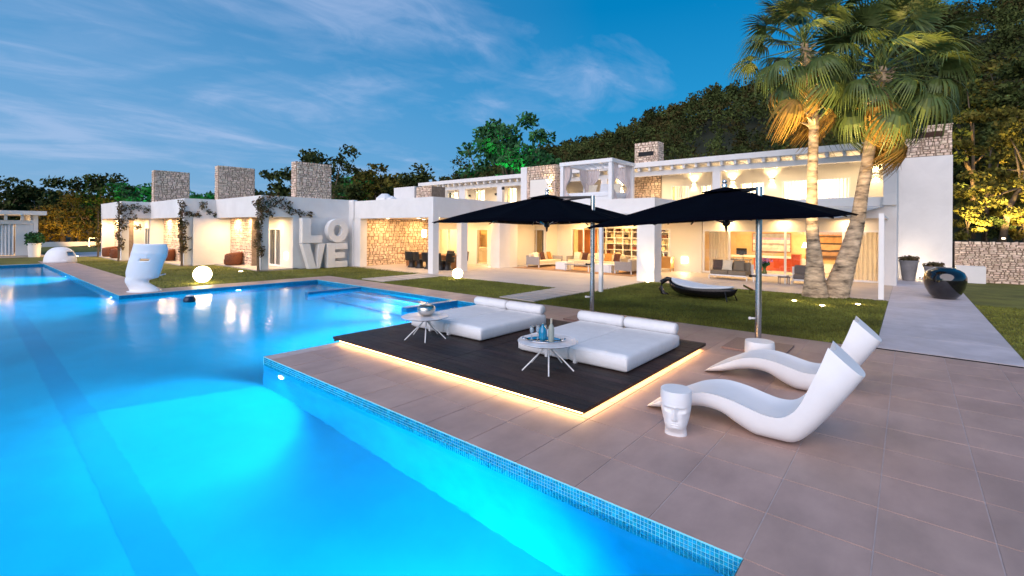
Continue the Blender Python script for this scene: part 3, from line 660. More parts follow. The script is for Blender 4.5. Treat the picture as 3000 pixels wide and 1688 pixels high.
# wing chimneys
def chimney(xf, y0, y1, top, single):
    core = MB(); core.box(xf - .62, xf, y0, y1, WP - .35, top); c = part("chimney", core, mortar, wing)
    for (o, U, n, w) in (((xf, y0 + .01, WP - .35), Y_, NX, y1 - y0 - .02), ((xf - .62, y0, WP - .35), X_, NY, .62)):
        if single and w > 1:
            for q in stone_cells(w, top - WP + .35, .19, .115):
                m_ = MB(); stone_add(m_, q, o, U, n, .022); part("stone", m_, stone_o, wing)
        else:
            m_ = MB()
            for q in stone_cells(w, top - WP + .35, .20, .12): stone_add(m_, q, o, U, n, .022)
            part("stonework", m_, stone_m, wing, kind='stuff')
chimney(-28.0, 13.2, 15.45, 6.20, True); chimney(-34.0, 11.0, 13.2, 6.20, False); chimney(-41.0, 9.2, 11.35, 6.26, False)
mb = MB(); mb.box(-26.1, -25.78, 11.66, 11.715, .5, .85); part("wall_light", mb, warm_e, wing)
mb = MB(); mb.box(-32.2, -32.12, 10.02, 10.09, .85, 1.15); part("wall_fitting", mb, dark, wing)

# joined block letters leaning on the wing wall
love = thing("letter_sculpture", "big white block letters reading LOVE stacked two over two against the wall", "sculpture", (-24.75, 13.2, 0))
LS = mat("letter_white", (.82, .82, .81), .6, var=.04)
def letter_boxes(name, y0, z0, segs):
    mb = MB()
    for s_ in segs:
        if len(s_) == 4: mb.box(-24.98, -24.62, y0 + s_[0], y0 + s_[1], z0 + s_[2], z0 + s_[3])
        else: mb.hexa([(-24.98, y0 + a, z0 + b) for a, b in ((s_[0], s_[1]), (s_[2], s_[1]), (s_[3], s_[4]), (s_[5], s_[4]))] + [(-24.62, y0 + a, z0 + b) for a, b in ((s_[0], s_[1]), (s_[2], s_[1]), (s_[3], s_[4]), (s_[5], s_[4]))])
    o = part(name, mb, LS, love, bevel=.012); return o
letter_boxes("letter_l", 11.95, 1.40, [(0, .48, 0, 1.33), (.481, 1.12, 0, .40)])
letter_boxes("letter_v", 11.95, 0.0, [(.40, 0, .80, .42, 1.36, 0.0), (.802, 0, 1.0, 1.30, 1.36, .90)])
letter_boxes("letter_e", 13.38, 0.0, [(0, .46, 0, 1.36), (.461, 1.22, 0, .34), (.461, 1.05, .52, .84), (.461, 1.22, 1.02, 1.36)])
# letter O as an upright ring
mb = MB(); n = 28; vs = []
for xx in (-24.98, -24.62):
    for (ry, rz) in ((.62, .665), (.26, .31)):
        for k in range(n):
            t_ = 2 * math.pi * k / n; vs.append((xx, 14.0 + ry * math.cos(t_), 2.07 + rz * math.sin(t_)))
fs = []
for k in range(n):
    k2 = (k + 1) % n
    fs += [(k, k2, n + k2, n + k), (2 * n + k2, 2 * n + k, 3 * n + k, 3 * n + k2), (k2, k, 2 * n + k, 2 * n + k2), (n + k, n + k2, 3 * n + k2, 3 * n + k)]
mb.add(vs, fs); part("letter_o", mb, LS, love, bevel=.012)

# pavilion at the far left
pav = thing("pool_pavilion", "small white flat-roofed pavilion with drawn curtains at the left edge", "pavilion", (-50, 3.5, 0))
def pbox(name, *a, m=plaster, **kw): mb = MB(); mb.box(*a); return part(name, mb, m, pav, **kw)
pbox("plinth", -56, -47.9, -3, 4.3, -.02, .12, m=terr_m)
pbox("roof", -56.5, -48.0, -4, 4.4, 3.02, 3.3, m=plaster)
pbox("beam", -56, -48.35, 3.75, 3.98, 2.35, 2.62); pbox("beam", -48.6, -48.35, -3.5, 3.74, 2.35, 2.62)
for yy in (3.74, .6, -2.6): pbox("post", -48.62, -48.36, yy, yy + .24, .12, 3.02)
for k in range(9): pbox("roof_joist", -48.75 - .85 * k, -48.62 - .85 * k, 3.6, 4.0, 2.63, 3.01); pbox("roof_joist", -48.6, -48.2, 3.1 - .8 * k, 3.25 - .8 * k, 2.63, 3.01)
for (ya, w) in ((.2, 1.0), (1.5, 1.3), (-2.3, 1.2), (-1.0, .9)):
    mb = MB(); curtain_mb(mb, (-48.5, ya, .15), Y_, NX, w, 2.2, .17, .06); part("curtain", mb, white_fab, pav)
pbox("wall", -48.62, -48.4, 2.85, 3.73, .12, 2.34); pbox("back_wall", -56, -55.8, -3, 4, .12, 2.6, m=wood_w)
mb = MB(); curtain_mb(mb, (-55, 3.85, .15), X_, NY, 6.2, 2.2, .22, .06); part("curtain", mb, white_fab, pav)

# boundary walls
lwall = MB(); lwall.box(-71.2, -70.9, 5.5, 15, -.2, .50); solo("low_wall", lwall, plaster, "low white garden wall below the dark lit shrubs at the left", "wall", (-71, 10, 0))
rail = thing("handrail", "thin white handrail beside the low garden wall", "railing", (-68.5, 10, 0))
mb = MB(); mb.tube([(-68.5, 9.6, 0), (-68.5, 9.6, .95), (-68.5, 11.2, .95), (-68.5, 11.2, 0)], .03, 8); part("rail", mb, white_lac, rail)
pth = MB(); pth.box(-54, -46.2, 5.2, 9.2, -.3, .012); struct("side_path", pth, path_m)
rw = thing("retaining_wall", "long dry stone retaining wall under the lit trees at the right", "wall", (6, 29.2, 0))
mb = MB(); mb.box(1.6, 14, 29.25, 29.8, -.2, 1.78); part("core", mb, mortar, rw)
stone_face(rw, (1.6, 29.25, -.02), X_, NY, 8.0, 1.82, .17, .078, single=False)
pl = MB(); pl.box(1.62, 2.55, 28.45, 29.2, 0, .72); solo("white_planter_box", pl, plaster, "low white block against the stone wall beside the tall white wall", "planter", (2.1, 28.8, 0))
# ================================================================== TERRACE FURNITURE
# ---- raised wooden platform with light strip under its edge
plat = thing("sunbed_platform", "dark wooden deck platform with a glowing strip of light under its edges", "deck", (-5.64, 6.85, 0))
PX0, PX1, PY0, PY1 = -8.46, -2.86, 4.72, 9.0
fr = MB(); fr.box(PX0 + .12, PX1 - .10, PY0 + .10, PY1 - .08, .0, .078); part("frame", fr, dark, plat)
pw = .1395; nrow = int((PY1 - PY0) / pw); pme = {}
for half, (xa, xb) in enumerate(((PX0, -5.655), (-5.645, PX1))):
    for k in range(nrow):
        if k == 15: yo = .006
        ya = PY0 + k * (PY1 - PY0) / nrow; w = (PY1 - PY0) / nrow - .007
        key = half
        if key not in pme:
            a = MB(); a.box(0, xb - xa, 0, w, 0, .034); pme[key] = a.mesh("plank", wood_d)
        o = link("plank", pme[key], plat); o.location = (xa - plat.location.x, ya - plat.location.y, .082 + random.uniform(0, .0015))
ls = MB(); ls.box(PX0 + .12, PX1 - .075, PY0 + .072, PY0 + .092, .030, .066); ls.box(PX1 - .092, PX1 - .072, PY0 + .10, PY1 - .08, .030, .066)
part("light_strip", ls, led_e, plat)
tr_ = MB(); tr_.box(PX0, PX1, PY0 + .003, PY0 + .018, .070, .0815); tr_.box(PX1 - .018, PX1 - .003, PY0 + .018, PY1, .070, .0815); tr_.box(PX0, PX0 + .012, PY0 + .02, PY1, .02, .0815); part("edge_trim", tr_, wood_d, plat)
TOPZ = .117
# ---- double sunbeds
def soft_box(mb, x0, x1, y0, y1, z0, z1, nx=10, ny=12, r=.05, puff=.012):
    """cushion: rounded box with slightly domed, rumpled top"""
    def pt(s_, t_, side): pass
    mb.box(x0, x1, y0, y1, z0, z1)
def cushion(name, parent, x0, x1, y0, y1, z0, z1, m=white_fab, r=.05, puff=.02, seed=0):
    nx, ny = 16, 16; mb = MB(); hx, hy, hz = (x1 - x0) / 2, (y1 - y0) / 2, (z1 - z0) / 2; c = Vector(((x0 + x1) / 2, (y0 + y1) / 2, (z0 + z1) / 2))
    def sq(v, h):  # rounded superellipsoid mapping keeps flat faces
        return v
    rr = random.Random(seed); ph = [rr.uniform(0, 6) for _ in range(6)]
    def surf(a, b, top):
        u = a * 2 - 1; v = b * 2 - 1
        def ease(q): return math.copysign(1 - (1 - abs(q)) ** 1.6, q) if abs(q) > 0 else 0
        X = ease(u); Y = ease(v)
        ex = max(0, (abs(X) * hx - (hx - r)) / r); ey = max(0, (abs(Y) * hy - (hy - r)) / r)
        d = min(1, math.hypot(ex, ey)); drop = r * (1 - math.sqrt(max(0, 1 - d * d)))
        k = 1
        if math.hypot(ex, ey) > 1: k = 1
        z = hz - drop + puff * (1 - X * X) * (1 - Y * Y)
        wr = .0035 * (math.sin(X * 9 + ph[0] + Y * 3) + math.sin(Y * 13 + ph[1]) * .6 + math.sin((X + Y) * 17 + ph[2]) * .4) * (1 - abs(X) ** 6)
        if not top: return c + Vector((X * hx, Y * hy, -hz + drop * .6))
        return c + Vector((X * hx, Y * hy, z + wr))
    mb.grid(lambda a, b: surf(a, b, True), nx, ny); mb.grid(lambda a, b: surf(1 - a, b, False), nx, ny)
    # sides
    n1 = (nx + 1) * (ny + 1)
    def ring(off, flip):
        ids = [i for i in range(nx + 1)] + [(j) * (nx + 1) + nx for j in range(1, ny + 1)] + [ny * (nx + 1) + i for i in range(nx - 1, -1, -1)] + [j * (nx + 1) for j in range(ny - 1, 0, -1)]
        return [off + ((i // (nx + 1)) * (nx + 1) + (nx - i % (nx + 1)) if flip else i) for i in ids]
    ra, rb = ring(0, False), ring(n1, True)
    for i in range(len(ra)):
        j = (i + 1) % len(ra); mb.f.append((ra[i], rb[i], rb[j], ra[j]))
    return part(name, mb, m, parent, smooth=True)
def sunbed(x0, x1, y0, y1, label):
    t = thing("sunbed", label, "daybed", ((x0 + x1) / 2, (y0 + y1) / 2, TOPZ), group="white double sunbeds on the deck platform")
    xm = (x0 + x1) / 2; b = MB(); b.box(x0 + .14, x1 - .14, y0 + .16, y1 + .0, TOPZ, TOPZ + .03); part("base", b, white_lac, t)
    for k, (a, c_) in enumerate(((x0, xm - .007), (xm + .007, x1))):
        cushion("mattress", t, a, c_, y0, y1 + .12, TOPZ + .012, TOPZ + .25, seed=k + int(x0 * 10), r=.055)
        pz = TOPZ + .212; ya, yb_ = y0 + .012, y1 + .108; pm_ = MB(); pm_.tube([(a + .02, ya, pz), (c_ - .02, ya, pz), (c_ - .012, yb_, pz), (a + .012, yb_, pz), (a + .012, ya, pz)], .006, 6); pm_.tube([(a + .02, ya, TOPZ + .05), (c_ - .02, ya, TOPZ + .05), (c_ - .012, yb_, TOPZ + .05)], .006, 6); part("piping", pm_, white_fab, t)
        n = 14; mb = MB(); L_ = c_ - a - .02; yb = y1 + .02; zb = TOPZ + .25 + .098
        prof = [(0.02, 0), (.09, .0), (.108, .03), (.112, .2), (.112, L_ - .2), (.108, L_ - .03), (.09, L_), (.02, L_)]
        vs = []; nn = 20
        for r_, s_ in prof:
            for q in range(nn):
                th = 2 * math.pi * q / nn; vs.append((a + .01 + s_, yb + r_ * math.cos(th), zb + r_ * .93 * math.sin(th)))
        fs = [(i * nn + q, i * nn + (q + 1) % nn, (i + 1) * nn + (q + 1) % nn, (i + 1) * nn + q) for i in range(len(prof) - 1) for q in range(nn)]
        fs += [tuple(range(nn))[::-1], tuple(range((len(prof) - 1) * nn, len(prof) * nn))]
        mb.add(vs, fs); part("bolster", mb, white_fab, t, smooth=True)
    for a in (x0 + .28 * (x1 - x0), x0 + .55 * (x1 - x0)):
        s_ = MB(); s_.box(a, a + .05, y0 - .008, y0 + .06, TOPZ + .0, TOPZ + .22); part("strap", s_, white_fab, t)
    return t
sunbed(-8.05, -6.02, 6.27, 8.2, "white double sunbed nearer the pool, behind the table with the metal bowl")
sunbed(-5.12, -3.10, 6.27, 8.2, "white double sunbed nearer the white loungers, behind the table with the tray")
# ---- side tables
marble = mat("white_marble", (.70, .70, .72), .25, var=.18, scale=3.5, sat2=(.78, .78, .80), bump=0)
def side_table(c, label, r=.45, rot=0):
    t = thing("side_table", label, "table", (c[0], c[1], TOPZ), group="round side tables on the deck platform")
    h = .425
    mb = MB(); mb.lathe([(r - .05, h - .028), (r - .012, h - .012), (r, h - .004), (r, h), (r - .004, h + .002)], (0, 0, 0), 48); part("tabletop", mb, marble, t, world=False)
    mb = MB(); mb.lathe([(.09, h - .05), (.12, h - .028)], (0, 0, 0), 16); part("hub", mb, white_lac, t, world=False)
    for k in range(5):
        a = rot + 2 * math.pi * k / 5; mb = MB(); mb.tube([(.03 * math.cos(a + 2.6), .03 * math.sin(a + 2.6), h - .03), (.40 * math.cos(a), .40 * math.sin(a), .008)], [.014, .010], 8)
        part("leg", mb, white_lac, t, world=False)
    return t
side_table((-7.02, 5.80), "round white side table carrying the metal bowl, nearer the pool", rot=.55)
side_table((-4.12, 5.74), "round white side table carrying bottle and tray, in front of the right sunbed", rot=.35)
TZ = TOPZ + .427
b = thing("metal_bowl", "hammered silver bowl on the side table nearer the pool", "bowl", (-7.02, 5.82, TZ))
mb = MB(); prof = [(.05, 0), (.09, .012), (.15, .06), (.172, .11), (.165, .16), (.14, .195), (.132, .19), (.155, .155), (.160, .11), (.14, .065), (.08, .022), (.0, .02)]
mb.lathe(prof, (0, 0, 0), 36); part("bowl", mb, mat("hammered_silver", (.72, .66, .58), .14, 1.0, var=.2, scale=9, bump=.8, bscale=14), b, world=False, smooth=True)
mb = MB()
for k in range(9):
    a = k * .7; mb.lathe([(.001, 0), (.03, .01), (.036, .03), (.02, .055), (.001, .06)], (.09 * math.cos(a) * (k % 3) / 2, .09 * math.sin(a) * (k % 3) / 2, .09 + .01 * (k % 2)), 10)
part("fruit", mb, dark, b, world=False, smooth=True, kind='stuff')
ty = thing("serving_tray", "oval silver tray on the side table in front of the right sunbed", "tray", (-4.15, 5.68, TZ), .55)
mb = MB(); mb.lathe([(.02, .004), (.25, .004), (.265, .02), (.275, .022), (.275, .016), (.262, .0), (.02, 0)], (0, 0, 0), 40, 1.0, .68); part("tray", mb, chrome, ty, world=False, smooth=True)
for sx in (-1, 1):
    mb = MB(); mb.tube([(sx * .27, -.05, .02), (sx * .315, -.03, .04), (sx * .32, .03, .04), (sx * .27, .05, .02)], .008, 8); part("handle", mb, chrome, ty, world=False, smooth=True)
def glass_thing(name, label, prof, loc, m, n=24, grp=None):
    t = thing(name, label, name.replace('_', ' '), loc, group=grp); mb = MB(); mb.lathe(prof, (0, 0, 0), n); part("body", mb, m, t, world=False, smooth=True); return t
g1 = mat("clear_glassware", (.75, .85, .9), .05, var=.03, trans=.75, ior=1.45); g2 = mat("blue_glass", (.01, .28, .50), .06, var=.1, trans=.35, ior=1.45, coat=.5)
bt = glass_thing("bottle", "clear champagne bottle with a pale foil neck standing on the silver tray", [(.02, 0), (.042, .004), (.045, .02), (.045, .19), (.038, .23), (.018, .27), (.015, .30)], (-4.0, 5.66, TZ + .005), mat("pale_bottle", (.42, .46, .40), .1, trans=.3, var=.1))
mb = MB(); mb.lathe([(.017, .27), (.017, .345), (.013, .35)], (0, 0, 0), 16); part("foil", mb, mat("pale_gold_foil", (.62, .52, .38), .35, .6), bt, world=False)
glass_thing("decanter", "round blue glass decanter beside the bottle on the silver tray", [(.025, 0), (.05, .01), (.062, .06), (.066, .12), (.055, .18), (.03, .215), (.018, .23), (.016, .25), (.022, .255)], (-4.11, 5.60, TZ + .02), g2)
mb_ = [(-4.29, 5.72), (-4.22, 5.80), (-4.33, 5.62), (-4.17, 5.74)]
for k, (x, y) in enumerate(mb_):
    prof = [(.03, 0), (.031, .003), (.006, .008), (.005, .08), (.026, .105), (.032, .15), (.030, .20), (.028, .20), (.030, .15), (.024, .108), (.002, .09)]
    glass_thing("wine_glass", ["stemmed glass at the pool end of the silver tray", "stemmed glass in the far row on the silver tray", "stemmed glass at the near rim of the silver tray", "stemmed glass next to the blue decanter on the tray"][k], prof, (x, y, TZ + .005), g1, 14, grp="stemmed glasses on the silver tray")

# ---- big square parasols
def parasol(pole, ctr, z_edge, z_top, half, tilt_axis, tilt, label, rot=0):
    t = thing("parasol", label, "parasol", (pole[0], pole[1], 0), group="big navy parasols over the sunbeds")
    M = Matrix.Translation((ctr[0] - pole[0], ctr[1] - pole[1], z_edge)) @ Matrix.Rotation(tilt, 4, tilt_axis) @ Matrix.Rotation(rot, 4, 'Z')
    H = z_top - z_edge
    ang = [math.pi / 4 * k for k in range(8)]
    def rad(a):
        c = max(abs(math.cos(a)), abs(math.sin(a))); return half / c
    mb = MB(); NA, NR = 64, 10
    def fn(a, b):
        th = a * 2 * math.pi; R = rad(th); s = b
        cusp = abs(math.sin(2 * th)); edge_lift = .045 * (1 - cusp) * s ** 2
        sag = -.035 * math.sin(math.pi * s) * (abs(math.sin(4 * th)))
        hgt = H * (1 - s ** 1.18) + edge_lift + sag - .03 * (s > .99) * 0
        return M @ Vector((R * s * math.cos(th), R * s * math.sin(th), hgt))
    mb.grid(lambda a, b: fn(a, .10 + .9 * b), NA, NR)
    part("canopy", mb, navy, t, world=False, smooth=True, solid=.012)
    mb = MB(); mb.grid(lambda a, b: (M @ Vector((rad(a * 6.28318) * .17 * b * math.cos(a * 6.28318), rad(a * 6.28318) * .17 * b * math.sin(a * 6.28318), H * (1 - (.155 * b) ** 1.18) + .045 - .02 * b))), 48, 3)
    part("vent_cap", mb, navy, t, world=False, smooth=True, solid=.01)
    mb = MB(); p = M @ Vector((0, 0, H)); mb.lathe([(.035, 0), (.05, .02), (.05, .10), (.035, .115)], p, 16); mb.lathe([(.01, .115), (.045, .135), (.05, .165), (.03, .195), (.005, .205)], p, 16)
    part("finial", mb, chrome, t, world=False, smooth=True)
    hub = M @ Vector((0, 0, -.06)); mb = MB(); mb.lathe([(.03, -.05), (.07, -.02), (.08, .05), (.05, .10), (.03, H - .05)], hub, 16); mb.lathe([(.004, -.16), (.02, -.13), (.03, -.05)], hub, 12); part("hub", mb, blackp, t, world=False, smooth=True)
    for k in range(8):
        a = ang[k]; R = rad(a)
        pts = [M @ Vector((R * s * math.cos(a), R * s * math.sin(a), H * (1 - s ** 1.18) - .03)) for s in (.04, .3, .55, .8, .985)]
        mb = MB(); mb.tube(pts, .014, 6); rb = part("rib", mb, blackp, t, world=False)
        mb = MB(); mb.tube([hub + Vector((0, 0, .0)), M @ Vector((R * .42 * math.cos(a), R * .42 * math.sin(a), H * (1 - .42 ** 1.18) - .05))], .010, 6); part("strut", mb, steel, rb, world=False)
    mb = MB(); mb.tube([(0, 0, .0), (0, 0, z_top + .0)], .057, 24); part("pole", mb, steel, t, world=False, smooth=False)
    d = Vector((ctr[0] - pole[0], ctr[1] - pole[1], 0)); top = Vector((0, 0, z_top - .08)); mb = MB(); mb.rbox(tuple(top * .5 + (M @ Vector((0, 0, H - .02))) * .5 + Vector((0, 0, .01))), (d.length, .05, .06), math.atan2(d.y, d.x)); mb.tube([top + Vector((0, 0, .05)), top * .35 + (M @ Vector((0, 0, H * .8))) * .65], .022, 8); part("arm", mb, blackp, t, world=False)
    for (zz, s_) in ((.55, 1), (1.35, .8)):
        mb = MB(); mb.tube([(-.05, -.03, zz), (-.115, -.07, zz)], .02 * s_, 8); mb.lathe([(.005, -.028), (.028, -.02), (.032, 0), (.028, .02), (.005, .028)], (-.125, -.075, zz), 10); part("knob", mb, white_lac if s_ == 1 else blackp, t, world=False, smooth=True)
    mb = MB(); mb.lathe([(.17, .0), (.17, .02), (.09, .03), (.08, .12), (.06, .125)], (0, 0, .03), 24); part("base_socket", mb, steel, t, world=False)
    mb = MB(); mb.rbox((0, 0, .018), (1.02, 1.02, .034)); part("base_plate", mb, mat("brown_granite", (.26, .16, .14), .5, var=.2, scale=30), t, world=False, bevel=.004)
    return t
parasol((-5.95, 10.15), (-7.05, 9.75), 2.36, 3.05, 2.05, 'X', 0.0, "square navy parasol over the sunbed nearer the pool, its pole behind the beds")
parasol((-2.16, 9.80), (-2.83, 10.10), 2.40, 3.04, 2.04, Vector((math.sin(AZ) * -1, math.cos(AZ), 0)), -math.radians(3.2), "square navy parasol tipped up at one side, its pole rising behind the loungers")

# ---- white sculptural loungers
RIM = [(-2.26, .16), (-2.10, .245), (-1.92, .335), (-1.70, .385), (-1.48, .37), (-1.27, .32), (-1.12, .29), (-.98, .305), (-.88, .38), (-.81, .49), (-.74, .66), (-.665, .85), (-.60, 1.055)]
HUL = [(-2.50, .0), (-2.24, .05), (-2.02, .12), (-1.80, .17), (-1.60, .155), (-1.43, .07), (-1.24, .0), (-1.04, -.0), (-.88, .02), (-.74, .15), (-.58, .37), (-.44, .585), (-.315, .79)]
WID = [.56, .60, .63, .65, .66, .67, .68, .68, .68, .67, .65, .60, .40]
def catmull(P_, n):
    out = []; m = len(P_)
    for i in range(n):
        t_ = i / (n - 1) * (m - 1); k = min(int(t_), m - 2); f = t_ - k
        p0, p1, p2, p3 = (Vector(P_[max(k - 1, 0)]), Vector(P_[k]), Vector(P_[k + 1]), Vector(P_[min(k + 2, m - 1)]))
        out.append(.5 * ((2 * p1) + (p2 - p0) * f + (2 * p0 - 5 * p1 + 4 * p2 - p3) * f * f + (3 * p1 - p0 - 3 * p2 + p3) * f ** 3))
    return out
def lounger(label, off):
    t = thing("lounger", label, "lounger", (-1.3 + off[0], 5.76 + off[1], 0), group="white wave-shaped loungers")
    n = 49; R_ = catmull([(a + 1.3, b) for a, b in RIM], n); H_ = catmull([(a + 1.3, b) for a, b in HUL], n); W_ = catmull([(w, 0) for w in WID], n)
    nc = 22; mb = MB(); vs = []
    for i in range(n):
        r_, h_, w = R_[i], H_[i], W_[i].x; h_ = Vector((h_.x, max(h_.y, .003)))
        ring = []
        for k in range(nc + 1):           # hull side: rim -> belly -> rim
            th = math.pi * k / nc; c_ = math.cos(th); s_ = math.sin(th)
            y = math.copysign(abs(c_) ** .62, c_) * w / 2; q = s_ ** .60; p = r_.lerp(h_, q); ring.append((p.x, y, p.y))
        for k in range(1, nc):            # seat side, gently dished
            y = -w / 2 + w * k / nc; q = (1 - (2 * abs(y) / w) ** 3.2) * .16; p = r_.lerp(h_, q); ring.append((p.x, y, p.y))
        vs += ring
    m_ = len(ring); fs = [(i * m_ + k, (i + 1) * m_ + k, (i + 1) * m_ + (k + 1) % m_, i * m_ + (k + 1) % m_) for i in range(n - 1) for k in range(m_)]
    # end caps as fans (flat half-moon cuts)
    for i, fl_ in ((0, False), (n - 1, True)):
        for k in range(nc // 2):
            pass
        hull = [i * m_ + k for k in range(nc + 1)]; seat = [i * m_ + nc] + [i * m_ + nc + k for k in range(1, nc)] + [i * m_]
        for k in range(nc):
            q = (hull[nc - k], hull[nc - k - 1], seat[k + 1], seat[k]); fs.append(q[::-1] if fl_ else q)
    mb.add(vs, fs); o = part("shell", mb, white_pl, t, world=False, smooth=True)
    md = o.modifiers.new("w", 'WELD'); md.merge_threshold = .0005
    o.modifiers.new("e", 'EDGE_SPLIT').split_angle = math.radians(50)
    return t
lounger("white wave-shaped lounger nearer the camera, beside the face stool", (0, 0))
lounger("white wave-shaped lounger farther back, beside the parasol foot", (.06, 1.98))

# ---- stools shaped like a faceless cut head
def head_stool(label, loc, rz, sc=1.0):
    """low-poly head: horizontal contours with brow, nose, cheeks, chin and neck"""
    t = thing("head_stool", label, "stool", loc, rz, group="white head-shaped stools")
    # contour rows z, (half width, back depth, front depth); front is -y
    Z_ = [0, .035, .07, .10, .13, .165, .20, .235, .27, .30, .325, .36, .42, .47, .485]
    HW = [.115, .112, .108, .112, .122, .132, .140, .147, .152, .156, .158, .160, .161, .158, .156]
    BK = [.16, .125, .11, .115, .13, .15, .16, .165, .168, .168, .168, .167, .166, .163, .161]
    FR = [.085, .090, .118, .145, .152, .150, .147, .150, .152, .153, .158, .170, .168, .163, .161]
    n = 40; mb = MB(); vs = []
    def sgn(v, e): return math.copysign(abs(v) ** e, v)
    for i, z in enumerate(Z_):
        for k in range(n):
            a = 2 * math.pi * k / n; x = HW[i] * sgn(math.cos(a), .88); y = math.sin(a); y = y * (BK[i] if y > 0 else FR[i])
            vs.append([x, y, z])
    zs = Z_
    def front(v, cx, wid, z0, z1, amt, soft=.5):
        for p in v:
            if p[1] < 0:
                q = max(0, 1 - abs(p[0] - cx) / wid)
                if z0 <= p[2] <= z1 and q > 0: p[1] -= amt * min(1, q * 1.6)
    # nose ridge, eye recesses, brow, lips, chin
    n2 = n; fine = []
    NR_ = 44; zz = [i / NR_ * .485 for i in range(NR_ + 1)]; vs = []
    NA_ = 96
    for z in zz:
        j = max(i for i in range(len(Z_)) if Z_[i] <= z + 1e-6); j = min(j, len(Z_) - 2); f = (z - Z_[j]) / (Z_[j + 1] - Z_[j])
        hw, bk, frn = [A_[j] + (A_[j + 1] - A_[j]) * f for A_ in (HW, BK, FR)]
        for k in range(NA_):
            a = 2 * math.pi * k / NA_; x = hw * sgn(math.cos(a), .86); y = math.sin(a); y *= (bk if y > 0 else frn)
            if y < 0:
                fx = abs(x)
                if .185 <= z <= .335 and fx < .034: w = (.335 - z) / .15; y -= (.010 + .030 * w) * max(0, 1 - fx / (.016 + .016 * w)) ** .7 * (1 if z > .195 else .5)
                if .272 <= z <= .325 and .022 < fx < .115: y += .024 * min(1, (fx - .022) / .012) * min(1, (.115 - fx) / .03) * math.sin(math.pi * (z - .272) / .053) ** .5
                if .325 < z <= .345 and fx < .12: y -= .008
                if .135 <= z <= .168 and fx < .052: y -= .010 * (1 - (fx / .052) ** 2) * (1 if abs(z - .151) > .004 else .0)
                if .168 < z < .185 and fx < .045: y += .004
                if .10 <= z <= .128 and fx < .05: y -= .008 * (1 - fx / .05)
                if .14 < z < .26 and fx > .075: y += .014 * min(1, (fx - .075) / .04)
            vs.append((x, y, z))
    fs = [(i * NA_ + k, i * NA_ + (k + 1) % NA_, (i + 1) * NA_ + (k + 1) % NA_, (i + 1) * NA_ + k) for i in range(NR_) for k in range(NA_)]
    fs += [tuple(range(NA_))[::-1], tuple(range(NR_ * NA_, (NR_ + 1) * NA_))]
    mb.add(vs, fs); o = part("head", mb, white_pl, t, world=False, smooth=True); o.modifiers.new("e", 'EDGE_SPLIT').split_angle = math.radians(38)
    t.scale = (sc, sc, sc); return t
head_stool("white stool carved as a face at the foot of the nearer lounger", (-1.92, 5.06, 0), math.radians(16))
head_stool("white head-shaped stool seen only by its flat top behind the farther lounger", (-1.83, 8.40, 0), math.radians(120), 1.13).scale = (1.28, 1.28, .88)

# ---- large mask-shaped chairs
def mask_chair(label, loc, rz, tiltx=0.0, sc=1.0):
    t = thing("mask_chair", label, "chair", loc, rz, group="white mask-shaped chairs")
    # outline rows: z, left, right (x across), lean (y forward)
    rows = [(.0, -.44, .50, .06), (.12, -.46, .40, .03), (.30, -.50, .16, .0), (.38, -.50, .20, -.01), (.45, -.50, .48, -.03), (.60, -.49, .56, -.07), (.90, -.36, .70, -.14), (1.15, -.24, .86, -.20), (1.33, -.15, .90, -.24), (1.47, -.08, .90, -.27), (1.49, -.07, .89, -.27)]
    NU, NV = 28, 40
    def row(v):
        z = v * 1.49; j = 0
        while j < len(rows) - 2 and rows[j + 1][0] < z: j += 1
        a, b_ = rows[j], rows[j + 1]; f = (z - a[0]) / (b_[0] - a[0]); return [a[i] + (b_[i] - a[i]) * f for i in range(4)]
    vs = []; fs = []
    for j in range(NV + 1):
        z, l, r_, ln = row(j / NV)
        for i in range(NU + 1):
            u = i / NU * 2 - 1; x = (l + r_) / 2 + (r_ - l) / 2 * math.sin(u * 1.45) / math.sin(1.45)
            y = ln + .24 * (1 - math.cos(u * 1.45)) * ((r_ - l) / .94)
            nose = max(0, 1 - abs(x - (l + r_) / 2 - .12) / .06) * (.05 if .95 < z < 1.25 else 0); brow = .012 * math.exp(-((z - 1.2) / .05) ** 2)
            vs.append((x, y - nose * .4 - brow, z))
    for j in range(NV):
        for i in range(NU):
            zc = (j + .5) / NV * 1.49; uc = (i + .5) / NU
            if .97 < zc < 1.04 and .46 < uc < .64: continue
            fs.append((j * (NU + 1) + i, j * (NU + 1) + i + 1, (j + 1) * (NU + 1) + i + 1, (j + 1) * (NU + 1) + i))
    mb = MB(); mb.add(vs, fs); part("shell", mb, white_pl, t, world=False, smooth=True, solid=.035)
    mb = MB(); mb.grid(lambda a, b_: Vector((-.34 + .75 * a, .04 + .55 * b_, .46 + .05 * b_ - .06 * math.sin(math.pi * a))), 10, 8); part("seat", mb, white_pl, t, world=False, smooth=True, solid=.04)
    mb = MB(); mb.lathe([(.05, 0), (.46, 0), (.46, .018), (.05, .025)], (.02, .22, 0), 32, 1.05, .8); mb.tube([(.05, .2, .02), (.1, .22, .25), (.05, .25, .46)], [.10, .05, .08], 12); part("foot", mb, white_pl, t, world=False, smooth=True)
    t.scale = (sc,) * 3; return t
mask_chair("tall white mask chair turned away, standing on the inner pool corner", (-19.85, 4.03, 0), math.radians(40), sc=1.1)
